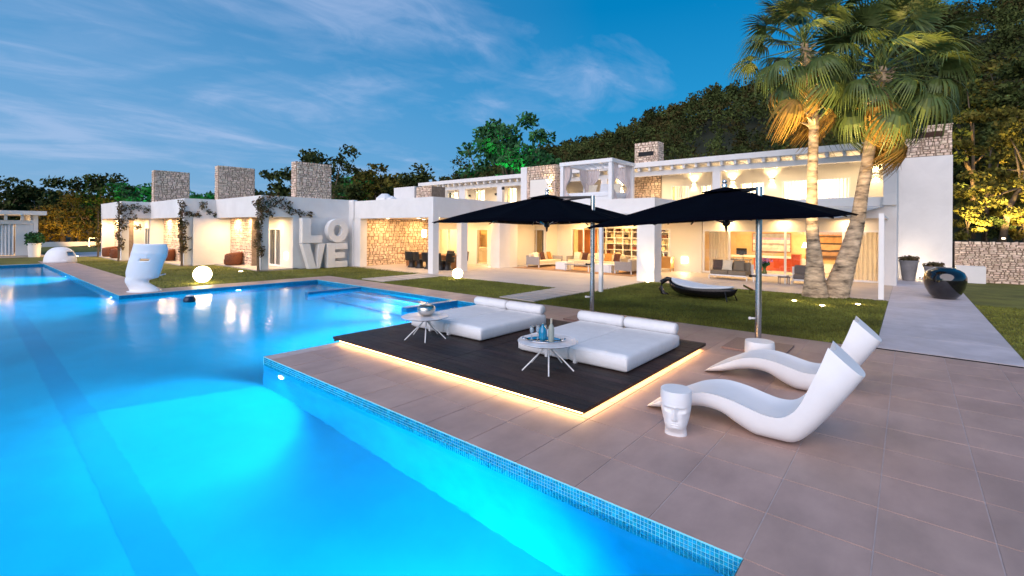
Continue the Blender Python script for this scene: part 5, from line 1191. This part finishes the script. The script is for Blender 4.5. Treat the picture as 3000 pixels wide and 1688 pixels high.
# wing porch lamps, baskets
def tub(label, loc, rz):
    t = thing("wicker_chair", label, "chair", loc, rz, "brown wicker tub chairs in the wing porches"); mb = MB(); n = 18
    def fn(a, b):
        th = math.pi * (1.5 * a - .25); r_ = .42 + .07 * math.sin(b * 2.5); return Vector((r_ * 1.15 * math.cos(th), r_ * math.sin(th), .04 + b * (.58 + .12 * math.sin(math.pi * a))))
    mb.grid(fn, n * 2, 8); part("back_shell", mb, wicker, t, world=False, smooth=True, solid=.06)
    mb = MB(); mb.lathe([(.36, .04), (.42, .08), (.43, .32), (.38, .36), (.02, .37)], (0, 0, 0), 20, 1.1, 1); part("seat", mb, wicker, t, world=False, smooth=True); return t
w0 = tub("brown wicker tub chair in the porch of the bay with the nearest chimney", (-29.7, 10.35, .05), -.4); place_copy(w0, "brown wicker tub chair in the middle bay of the wing", (-36.3, 8.75, .05), -.3); place_copy(w0, "brown wicker tub chair in the farthest bay of the wing, left of its vine", (-44.2, 7.3, .05), -.3); place_copy(w0, "brown wicker tub chair in the farthest bay of the wing, right of its vine", (-41.6, 7.3, .05), -.2)
for (x, y) in ((-26.6, 11.0), (-34.0, 9.4), (-40.3, 7.9)): area((x, y, SOF - .06), 22, (1, .66, .33), .35); 
for (x, y) in ((-30.2, 10.45), (-37.3, 8.85), (-44.2, 7.35)): area((x, y, SOF - .06), 42, (1, .64, .28), .35); area((x + 2.0, y, SOF - .06), 30, (1, .64, .28), .35)
def downlights(name_pts):
    for (x, y, z, p_, c_) in name_pts:
        area((x, y, z - .03), p_ * IK, c_, .5); mb = MB(); mb.lathe([(.001, 0), (.09, 0), (.09, .012)], (x, y, z - .014), 14); part("downlight", mb, warm_e, villa)
Wm = (1, .62, .25); Wc = (1, .62, .27); IK = .43
Z0 = SOF + .02
downlights([(-23.6, 16.6, Z0, 60, Wm), (-23.6, 19.3, Z0, 60, Wm), (-21.0, 16.8, Z0, 50, Wm), (-21, 19.6, Z0, 60, Wm), (-18.9, 19.8, Z0, 40, Wm), (-18.9, 16.4, Z0, 40, Wm),
            (-16.4, 22.3, Z0, 65, Wm), (-13.8, 22.3, Z0, 65, Wm), (-11.2, 22.3, Z0, 65, Wm), (-15.5, 24.4, Z0, 60, Wm), (-12.4, 24.5, Z0, 60, Wm), (-9.3, 23.4, Z0, 40, Wm),
            (-7.0, 25.19 + .0, SOF + .02, 1, Wc)])
for (x, y, z, p_, c_) in [(-23.2, 22.8, SOF - .03, 150, (1, .58, .2)), (-20.2, 22.8, SOF - .03, 130, (1, .58, .2)), (-15.4, 27.4, SOF - .03, 130, Wm), (-13.0, 27.6, SOF - .03, 150, Wm), (-10.6, 27.4, SOF - .03, 130, Wm), (-7.0, 28.4, SOF - .03, 140, Wc), (-4.6, 28.4, SOF - .03, 140, Wc), (-2.2, 28.0, SOF - .03, 130, Wc), (-19.5, 25.4, 2.4, 60, Wm)]:
    area((x, y, z), p_ * IK, c_, .8)
for x in (-7.0, -4.5, -2.0): area((x, 24.95 + .0, 3.28 if False else SOF - .04), 14, Wc, .4)
for (x, p_) in ((-29.5, 55), (-26.5, 55), (-23.5, 55), (-12.3, 60), (-8.7, 40), (-3.5, 60), (-6.3, 50)): area((x, 28.75, 4.7), p_ * 1.25, (1, .80, .52), .9, target=(x, 27.6, 4.3))
for (x, p_) in ((-28.5, 32), (-24, 32), (-18.5, 10), (-11.2, 32), (-5.0, 22), (-2.2, 22)): area((x, 26.0, UT - .30), p_ * .75, (1, .72, .40), .6)
area((-49.5, 2.5, 2.8), 60, Wc, .6); area((-46.9, 4.9, .2), 10, Wc, .2, target=(-47.6, 3.8, 1.2))
# pillar wash, white wall lantern, globes, tree lights
spot((-8.45, 18.98, .06), (-8.5, 19.25, 2.6), 90, (1, .68, .32), 60, .04, .8)
spot((-8.0, 14.3, .05), (-8.36, 14.85, 2.0), 14, (1, .72, .4), 70, .04)
point((.47, 28.75, .3), 18, (1, .72, .38), .1)
point((.1, 28.3, 1.1), 6, (1, .80, .6), .3)

for x in (-29.3, -26.8, -24.3, -19.5, -14.8, -12.0, -9.2, -6.4, -3.8, -1.6): area((x, 26.0, 4.35), 10, (1, .66, .30), .5, target=(x, 25.0, 6.0))  # unseen uplights without fittings, added to brighten the gaps between the roof joists
# ================================================================== PLANTS
# ---- fan palms
def fan_leaf(name, m, L1, R, droop, nseg, spread, seed):
    r = random.Random(seed); mb = MB(); vs = []; fs = []
    # petiole along +x, curving down
    pet = [(0, 0, 0), (L1 * .35, 0, -.01), (L1 * .7, 0, -.05), (L1, 0, -.12)]
    mb.tube(pet, [.028, .020, .015, .012], 5)
    o = Vector(pet[-1]); n = nseg
    for k in range(n):
        a = (k / (n - 1) - .5) * spread; ln = R * (1 - .22 * (abs(a) / (spread / 2)) ** 2) * r.uniform(.86, 1.05); d = Vector((math.cos(a), math.sin(a), .10)); side = Vector((-math.sin(a), math.cos(a), 0)); w = .021 * R / .9
        dr = droop * r.uniform(.7, 1.3); pts = []
        for q in (0.02, .30, .55, .75, .90, 1.0):
            c = o + d * (ln * q * (1 - .22 * dr * q * q)) + Vector((0, 0, -dr * ln * q ** 2.4 * .75)); ww = w * (1.25 if q < .5 else (1.35 - 1.3 * (q - .5) * 1.9)); ww = max(ww, .0025)
            if q < .05: ww = w * .25
            pts.append((c - side * ww + Vector((0, 0, .012 * (k % 2))), c + side * ww - Vector((0, 0, .012 * (1 - k % 2)))))
        b = len(mb.v)
        for p, q in pts: mb.v.append(tuple(p)); mb.v.append(tuple(q))
        for i in range(len(pts) - 1): mb.f.append((b + 2 * i, b + 2 * i + 1, b + 2 * i + 3, b + 2 * i + 2))
    return mb.mesh(name, m, (0, 0, 0))
FG = [fan_leaf("frond", leafs['palm'], 1.25 + .12 * (k % 3), .95, .35 + .28 * k, 40, 4.3, k) for k in range(5)]
FD = [fan_leaf("dry_frond", leafs['dry'], 1.0, .95, 1.7, 26, 2.4, 20 + k) for k in range(3)]
def palm(label, path, radii, crown, n_green, n_dry, seed, R=1.0, boots=True):
    r = random.Random(seed); t = thing("palm_tree", label, "palm tree", path[0], group="tall fan palms in the lawn")
    P0 = Vector(path[0]); C_ = catmull3(path, 40); W_ = [radii[0]] * 40
    m_ = len(radii)
    rr = []
    for i in range(40):
        q = i / 39 * (m_ - 1); k = min(int(q), m_ - 2); f = q - k; rr.append(radii[k] + (radii[k + 1] - radii[k]) * f)
    pts = []; rad = []
    for i in range(39):
        for s_ in range(4):
            f = s_ / 4; p = C_[i].lerp(C_[i + 1], f); base = rr[i] + (rr[i + 1] - rr[i]) * f
            pts.append(p - P0); rad.append(base * (1 + .022 * math.sin((i * 4 + s_) * 1.9) + r.uniform(-.012, .012)))
    mb = MB(); mb.tube(pts, rad, 22); part("trunk", mb, palm_bark, t, world=False, smooth=True)
    top = C_[-1] - P0
    # old leaf bases
    mb = MB()
    for k in range(90 if boots else 40):
        q = r.uniform(.0, 1); p = (C_[-1] - P0).lerp(Vector(crown) - P0, q * .92); a = r.uniform(0, 6.283); d = Vector((math.cos(a), math.sin(a), r.uniform(.4, 1.3))).normalized(); L_ = r.uniform(.18, .36)
        mb.tube([p + Vector((math.cos(a), math.sin(a), 0)) * .1, p + d * (L_ * .6) + Vector((math.cos(a), math.sin(a), 0)) * .10, p + d * L_ + Vector((math.cos(a), math.sin(a), 0)) * .16], [.05, .035, .008], 5)
    mb.tube([top - Vector((0, 0, .1)), top, (top + Vector(crown) - P0) / 2, Vector(crown) - P0], [rad[-1] * .95, rad[-1] * 1.15, .16, .12], 12)
    part("leaf_bases", mb, palm_bark, t, world=False, kind='stuff')
    c = Vector(crown) - P0
    def put(me, el, az, at, roll=0, s=1):
        o = link(me.name.split('.')[0], me, t); o.location = at
        o.rotation_euler = (Matrix.Rotation(az, 3, 'Z') @ Matrix.Rotation(-el, 3, 'Y') @ Matrix.Rotation(roll, 3, 'X')).to_euler(); o.scale = (s * R,) * 3
    for k in range(n_green):
        f = k / n_green; el = math.radians(80 - 132 * f ** .9 + r.uniform(-9, 9)); az = k * 2.39996 + r.uniform(-.2, .2)
        put(FG[min(4, int(f * 5))], el, az, c + Vector((0, 0, .15 - .55 * f)), r.uniform(-.5, .5), r.uniform(.9, 1.12))
    for k in range(n_dry):
        el = math.radians(r.uniform(-62, -30)); az = k * 2.39996 + r.uniform(-.3, .3); put(FD[k % 3], el, az, c + Vector((0, 0, -.35 - 1.5 * r.random())), r.uniform(-.6, .6), r.uniform(.8, 1.15))
    return t
def catmull3(P_, n):
    P_ = [Vector(p) for p in P_]; m = len(P_); out = []
    for i in range(n):
        t_ = i / (n - 1) * (m - 1); k = min(int(t_), m - 2); f = t_ - k
        p0, p1, p2, p3 = P_[max(k - 1, 0)], P_[k], P_[k + 1], P_[min(k + 2, m - 1)]
        out.append(.5 * ((2 * p1) + (p2 - p0) * f + (2 * p0 - 5 * p1 + 4 * p2 - p3) * f * f + (3 * p1 - p0 - 3 * p2 + p3) * f ** 3))
    return out
def at(px, D, z):   # a point by picture column and depth from the viewer
    return fwd * D + rgt * ((px - 1500) / 1379 * D) + Vector((0, 0, z))
palm("left one of the two tall fan palms, upright with a thinner green crown", [at(2389, 15.9, -.1), at(2387, 15.9, 1.1), at(2379, 15.95, 2.5), at(2379, 16, 4.2), at(2383, 16, 5.75)], [.42, .275, .195, .168, .152, .145], at(2352, 16, 8.6), 42, 9, 5)
palm("right one of the two tall fan palms, leaning with the bigger crown", [at(2442, 15.9, -.1), at(2479, 15.9, 1.15), at(2511, 15.8, 2.5), at(2523, 15.7, 3.4), at(2538, 15.7, 4.4), at(2552, 15.7, 5.5)], [.43, .295, .215, .185, .172, .165], at(2584, 15.7, 7.7), 46, 11, 9, 1.12)
for (x, y, tx, ty, tz, p_) in [(-2.75, 17.0, -2.5, 17.9, 6.0, 620), (-1.93, 16.5, -2.1, 18.1, 7.0, 700), (-1.12, 17.5, -1.7, 18.3, 6.5, 260)]:
    spot((x, y, .08), (tx, ty, tz), p_, (1, .64, .24), 66, .05, .7)
spot((-3.4, 17.6, .1), (-2.35, 18.0, 8), 1900, (1, .70, .30), 40, .05, .8)
spot((-.4, 16.9, .1), (-1.0, 18.2, 8), 1900, (1, .66, .25), 42, .05, .8)

# ---- broadleaf / pine trees built of limbs and many leaf faces
def tree(label, base, height, R, kind, trunk_r=.16, seed=0, n=2600, leaf=.16, crown_lo=.35, flat=.75, cat="tree", name="tree", clumps=26, lean=(0, 0), grp=None, limbs=7):
    r = random.Random(seed); b = Vector(base); t = thing(name, label, cat, b, group=grp)
    top = Vector((lean[0], lean[1], height * .72)); mb = MB(); mb.tube([(0, 0, -.3), (lean[0] * .2, lean[1] * .2, height * .25), tuple(top * .6), tuple(top)], [trunk_r * 1.25, trunk_r, trunk_r * .7, trunk_r * .25], 9)
    cl = []
    for k in range(clumps):
        a = r.uniform(0, 6.283); q = r.random(); zz = crown_lo + (1 - crown_lo) * r.random(); rad_ = R * (1 - .65 * ((zz - .55) / .55) ** 2) * math.sqrt(r.uniform(.1, 1))
        cl.append(Vector((rad_ * math.cos(a) + lean[0] * zz, rad_ * math.sin(a) + lean[1] * zz, height * zz)))
    for k in range(limbs):
        c = cl[k % len(cl)]; s_ = top * r.uniform(.35, .8); mb.tube([tuple(s_), tuple(s_.lerp(c, .5) + Vector((0, 0, .15))), tuple(c)], [trunk_r * .5, trunk_r * .32, trunk_r * .12], 6)
    part("trunk", mb, bark, t, world=False, smooth=True)
    per = max(30, n // clumps); lst = [leaf_clump(c, (R * .34 * r.uniform(.7, 1.3), R * .34 * r.uniform(.7, 1.3), R * .24 * flat * r.uniform(.8, 1.4)), per, leaf, seed=seed * 97 + k) for k, c in enumerate(cl)]
    v, f = merge(lst); link("crown", raw_mesh("crown", v, f, leafs[kind]), t); return t
def gz(px, D, ztop=None): p = at(px, D, 0); return p
T = [  # picture column, distance, height, radius, kind, label
 (1500, 44, 13.2, 4.0, 'green', "big green-lit tree rising behind the left end of the upper floor", 5200, .26),
 (1425, 50, 11.0, 3.6, 'green', "green-lit tree just left of the biggest green one behind the roof", 2600, .26),
 (1400, 46, 9.8, 3.0, 'pine', "dark round tree directly behind the upper terrace roof at its left end", 2400, .18),
 (1180, 48, 8.2, 3.4, 'pine', "dark tree behind the low roofs, right of the roof dome", 2200, .24),
 (1100, 46, 8.0, 3.2, 'olive', "brownish dark tree behind the wall of letters", 2200, .24),
 (1060, 52, 8.0, 2.8, 'green', "green-lit tree low behind the roof between chimney and upper floor", 1600, .24),
 (960, 42, 9.4, 3.2, 'pine', "tall dark pine directly behind the nearest wing chimney", 2800, .2),
 (850, 46, 7.6, 2.6, 'pine', "dark tree left of the nearest wing chimney", 1800, .22),
 (700, 62, 7.6, 3.4, 'pine', "dark low tree between the nearest and middle wing chimneys", 1800, .28),
 (585, 60, 6.8, 2.4, 'green', "green-lit tree between the middle and farthest wing chimneys", 1500, .24),
 (430, 58, 7.2, 4.2, 'green', "dark green lit tree left of the farthest wing chimney", 3000, .26),
 (320, 58, 8.2, 3.6, 'pine', "dark tree with a high top behind the farthest bay", 2600, .26),
 (215, 62, 8.2, 4.0, 'pine', "dark spreading tree behind the garden wall at the left", 2800, .26),
 (115, 66, 7.2, 3.6, 'pine', "dark tree behind the pavilion roof's right end", 2200, .28),
 (10, 60, 7.6, 4.0, 'pine', "dark tree at the left picture edge behind the pavilion", 2600, .28),
 (265, 56, 6.0, 3.2, 'gold', "gold-lit bush tree left of the farthest bay", 2600, .17),
 (185, 57, 5.6, 3.2, 'gold', "gold-brown lit shrub tree right of the pavilion", 2600, .17),
 (130, 56, 4.0, 2.4, 'gold', "low reddish lit shrub touching the pavilion wall", 1500, .16),
]
for k, (px, D, h, R, kd, lb, n, lf) in enumerate(T):
    p = at(px, D, 0); tree(lb, p, h, R, kd, .18 + .01 * h, 100 + k, n, lf, crown_lo=.12 if kd == 'gold' else (.25 if D < 70 else .3), grp="trees behind the house and wing")
# light grove on the bank at the right
mb = MB(); mb.box(1.6, 30, 29.81, 34, -1, 1.70); bank = struct("planted_bank", mb, forest_g)
RT = [(2885, 33, 9.0, 2.1, 'olive', "tall olive tree on the bank right behind the tall white wall", (.3, .2), 1.5),
      (2935, 31, 8.0, 2.2, 'olive', "lit tree with a pale leaning trunk above the stone retaining wall", (1.5, .9), 1.75),
      (3060, 33, 9.0, 2.6, 'olive', "lit leafy tree at the right picture edge on the bank", (0, 0), 1.7),
      (2850, 38, 12.5, 2.8, 'pine', "tall dark pine behind the stone chimney head", (0, 0), 2.0),
      (2960, 40, 15.0, 3.6, 'olive', "highest dark tree at the right picture edge", (.4, 0), 2.5),
      (3080, 36, 14.0, 3.6, 'pine', "dark high tree cut by the right picture edge", (0, 0), 2.0),
      (2740, 46, 15.5, 3.4, 'pine', "dark tree above the tall white wall, behind the palm crown", (0, 0), 2.5),
      (2630, 52, 14.0, 3.6, 'pine', "dark tree behind the upper roof between the palm crowns", (0, 0), 2.5)]
for k, (px, D, h, R, kd, lb, ln, z0) in enumerate(RT):
    p = at(px, D, z0); tree(lb, p, h, R, kd, .17, 300 + k, 4200, .15 if D < 35 else .20, crown_lo=.16, lean=ln, grp="trees on the bank at the right")
for k, (px, D, h, R, kd, lb) in enumerate([(2835, 31.3, 2.2, 1.1, 'olive', "low dark shrub on the bank beside the tall white wall"), (2890, 32, 2.8, 1.2, 'pine', "shrub on the bank between the wall and the pale leaning trunk"), (3000, 31, 2.0, 1.1, 'gold', "yellow lit shrub on the bank at the right picture edge"), (2925, 33.5, 3.2, 1.5, 'pine', "dark shrub behind the pale leaning trunk on the bank")]):
    tree(lb, at(px, D, 1.7), h, R, kd, .05, 500 + k, 1500, .10, crown_lo=.05, name="shrub", cat="shrub", grp="shrubs on the bank at the right", clumps=16)
gl_ = thing("ground_uplight", "bright ground light on top of the stone retaining wall", "garden light", at(2940, 29.6, 1.80), group="ground uplights on the lawn"); mb = MB(); mb.lathe([(.07, 0), (.09, .05), (.03, .09)], (0, 0, 0), 12); part("lens", mb, warm_e, gl_, world=False)
for (px, D, z, tx, tD, tz, p_) in [(2940, 29.45, 2.1, 2950, 32, 6.5, 1100), (2860, 29.6, 2.1, 2890, 33.4, 8, 1600), (3010, 29.3, 2.1, 3020, 33, 7, 1000)]:
    spot(at(px, D, z), at(tx, tD, tz), p_, (1, .70, .26), 85, .1, .8)
spot(at(2890, 34.5, 2.2), at(2930, 38, 12), 6000, (1, .62, .2), 80, .1, .8)
# lights on the other trees
spot(at(1485, 38.5, 3.4), at(1500, 44, 11), 2600, (.04, 1, .26), 75, .2, .8); spot(at(1400, 45, 3.4), at(1425, 50, 9), 900, (.05, 1, .3), 80, .2, .8)
spot(at(1060, 46, 3), at(1060, 52, 7), 500, (.1, 1, .3), 80, .2); spot(at(588, 55, 2), at(585, 60, 6), 700, (.02, 1, .45), 70, .2); spot(at(440, 52, 2), at(430, 58, 5.6), 900, (.05, 1, .25), 90, .2)
for (px, D, tx, tD, p_) in ((265, 51.0, 262, 56, 520), (190, 52.5, 185, 57, 520), (140, 51, 130, 56, 260)): spot(at(px, D, .2), at(tx, tD, 3.2), p_, (1, .56, .16), 100, .1, .8)
# agave-like palm at the right edge
ag = thing("cycad", "small dark feathery cycad at the right picture edge by the stone wall", "plant", at(3010, 24, .5)); mb = MB()
for k in range(16):
    a = k * .8; el = .25 + .5 * ((k * 7) % 5) / 5; pts = [Vector((math.cos(a) * s_ * 1.3, math.sin(a) * s_ * 1.3, .4 + s_ * el * 1.2 - .8 * s_ * s_)) for s_ in (0, .3, .6, .85, 1)]
    mb.tube(pts, [.02, .016, .012, .008, .004], 4)
    for j in range(22):
        s_ = .15 + .85 * j / 22; p = Vector((math.cos(a) * s_ * 1.3, math.sin(a) * s_ * 1.3, .4 + s_ * el * 1.2 - .8 * s_ * s_)); sd = Vector((-math.sin(a), math.cos(a), -.15))
        for g in (-1, 1): e = p + sd * g * .24 * (1 - .5 * s_) + Vector((math.cos(a), math.sin(a), 0)) * .08; w_ = Vector((math.cos(a), math.sin(a), 0)) * .014; mb.add([p - w_, p + w_, e], [(0, 1, 2)])
part("fronds", mb, leafs['pine'], ag, world=False)
mb = MB(); mb.lathe([(.2, -.6), (.24, .1), (.18, .42)], (0, 0, 0), 12); part("stem", mb, bark, ag, world=False)

# ---- climbers on the wing corners
def climber(label, x, y, kd, spreadR, h=3.6, seed=0, n=700, thick=.26):
    r = random.Random(seed); t = thing("climber", label, "climbing plant", (x, y, 0), group="climbing plants on the wing corners")
    mb = MB()
    for k in range(4):
        pts = [(.06 * math.cos(k * 2) + r.uniform(-.05, .05), -.06 + r.uniform(-.04, .03), z) for z in (0, .7, 1.4, 2.1, 2.8, 3.4)]; mb.tube(pts, [.035, .03, .028, .024, .02, .012], 6)
    part("stems", mb, bark, t, world=False)
    lst = []
    for k in range(14): z = .9 + (h - .9) * k / 13; lst.append(leaf_clump((r.uniform(-.12, .2), r.uniform(-.15, .05), z), (thick * r.uniform(.5, 1.2), .18, .22), int(n / 14 * r.uniform(.4, 1.6)), .062, seed=seed * 31 + k))
    for (dx, dz, s_) in spreadR: lst.append(leaf_clump((.02, dx, dz), (.16, .34 * s_, .28 * s_), int(75 * s_), .07, seed=int(seed * 53 + dx * 100)))
    v, f = merge(lst); link("leaves", raw_mesh("leaves", v, f, leafs[kd]), t)
    return t
climber("reddish climber spreading over the parapet at the bay corner by the letters", -25.15, 10.02, 'vine', [(.3, 3.5, 1.4), (.8, 3.65, 1.5), (1.3, 3.4, 1.2), (1.6, 3.1, .9), (2.1, 3.0, .8), (2.6, 2.95, .7), (.4, 3.0, 1.0), (-.1, 3.4, 1)], seed=1, n=1000, thick=.3)
climber("green climber on the middle bay corner with one loop on the parapet", -31.55, 8.42, 'vine', [(.3, 3.0, .8), (.7, 2.95, .7), (1.0, 3.5, .9), (1.3, 3.1, .6), (1.7, 2.95, .6), (0, 2.4, 1), (.1, 1.6, 1), (.1, 1.0, .9)], seed=2, n=700)
climber("olive climber spreading on the farthest bay corner", -38.75, 6.92, 'vine', [(.3, 3.4, 1.2), (.8, 3.5, 1), (1.4, 3.4, 1.1), (2.0, 3.5, .8), (.5, 2.8, 1.2), (.9, 2.2, .8), (.2, 2.2, 1)], seed=3, n=700)
climber("narrow climber up the far left end of the wing", -45.4, 6.92, 'gold', [(.0, 1.5, .8), (0, .8, .6)], seed=4, n=700)
spot((-25.6, 9.4, .05), (-25.25, 10.05, 2.5), 18, (1, .66, .3), 60, .04); spot((-39.2, 6.3, .05), (-38.9, 7, 2.5), 22, (1, .66, .3), 60, .04); spot((-31.9, 7.8, .05), (-31.6, 8.5, 2.5), 16, (1, .66, .3), 60, .04); spot((-45.9, 6.3, .05), (-45.4, 7, 2.5), 22, (1, .66, .3), 60, .04)
for x, y, lb in ((-25.6, 9.3, "tiny ground light at the foot of the reddish climber"), (-47.0, 5.9, "tiny ground light on the lawn left of the wing")):
    t = thing("ground_uplight", lb, "garden light", (x, y, 0), group="ground uplights on the lawn"); mb = MB(); mb.lathe([(.10, 0), (.10, .02), (.04, .04)], (0, 0, 0), 12); part("lens", mb, warm_e, t, world=False)

# ---- hills: one terrain sheet, ridge rising to the right, covered by woodland
RID = [(-700, 600, 260), (0, 590, 260), (500, 585, 250), (800, 560, 240), (1000, 512, 235), (1100, 512, 230), (1250, 508, 225), (1380, 492, 210), (1480, 450, 200), (1608, 402, 190), (1748, 364, 180), (1864, 330, 160), (2004, 282, 145), (2155, 246, 130), (2350, 196, 115), (2550, 120, 100), (2700, 40, 90), (2850, -40, 80), (3000, -90, 75), (3400, -160, 70), (3900, -160, 70)]
def ridge(px):
    for (a, va, da), (b, vb, db) in zip(RID, RID[1:]):
        if px <= b: f = max(0, (px - a) / (b - a)); return va + (vb - va) * f, da + (db - da) * f
    return RID[-1][1], RID[-1][2]
def hill_z(px, D):
    v, Dr = ridge(px); zr = 2.2 + (672 - v) / 1379 * Dr - 6.2 - 3.6 * min(1, max(0, (2150 - px) / 400)); s0 = 36
    f = min(1, max(0, (D - s0) / (Dr - s0))); f = f * f * (3 - 2 * f) * .55 + f * .45
    z = zr * f + 1.3 * math.sin(px * .013 + D * .05) * f
    if D > Dr: z = zr - (D - Dr) * .12
    return z - .3
mb = MB(); cols = [-900 + 100 * k for k in range(52)]; ds = [36, 42, 50, 60, 72, 85, 100, 115, 130, 145, 160, 180, 200, 220, 240, 260, 320, 400, 520]
mb.grid(lambda a, b: at(cols[min(51, int(round(a * 51)))], ds[int(round(b * 18))], hill_z(cols[min(51, int(round(a * 51)))], ds[int(round(b * 18))])), 51, 18)
struct("hills", mb, forest_g, smooth=True)
rs = random.Random(11); extra = 0; lst = {'pine': [], 'olive': []}; nT = 0
while nT < 2400:
    px = rs.uniform(-250, 3300); D = 46 + (rs.random() ** .8) * 215; v_, Dr = ridge(px)
    if nT > 1100: px = rs.uniform(1350, 3300); v_, Dr = ridge(px); D = 44 + rs.random() * (Dr - 40)
    if D > Dr * 1.03: continue
    if px < 1300 and D < 75: continue
    p = at(px, D, hill_z(px, D)); h = rs.choice((rs.uniform(3, 5), rs.uniform(4.5, 6.8))) * (1.0 if D > 80 else .85); R_ = h * rs.uniform(.36, .55); ls_ = max(.22, D * .0030)
    for q in range(3):
        c = p + Vector((rs.uniform(-.4, .4) * R_, rs.uniform(-.4, .4) * R_, h * (.45 + .22 * q)))
        lst['pine' if rs.random() < .72 else 'olive'].append(leaf_clump(c, (R_ * (.85 - .18 * q), R_ * (.85 - .18 * q), h * .2), 44, ls_ * 1.1, seed=nT * 3 + q))
    nT += 1
for kd in lst:
    v, f = merge(lst[kd]); o = link("woodland", raw_mesh("woodland", v, f, wood_g if kd == 'pine' else wood_b), None, 'stuff'); o["label"] = "dense dark pine woodland covering the hills behind the house" if kd == 'pine' else "olive-toned trees mixed into the hillside woodland"
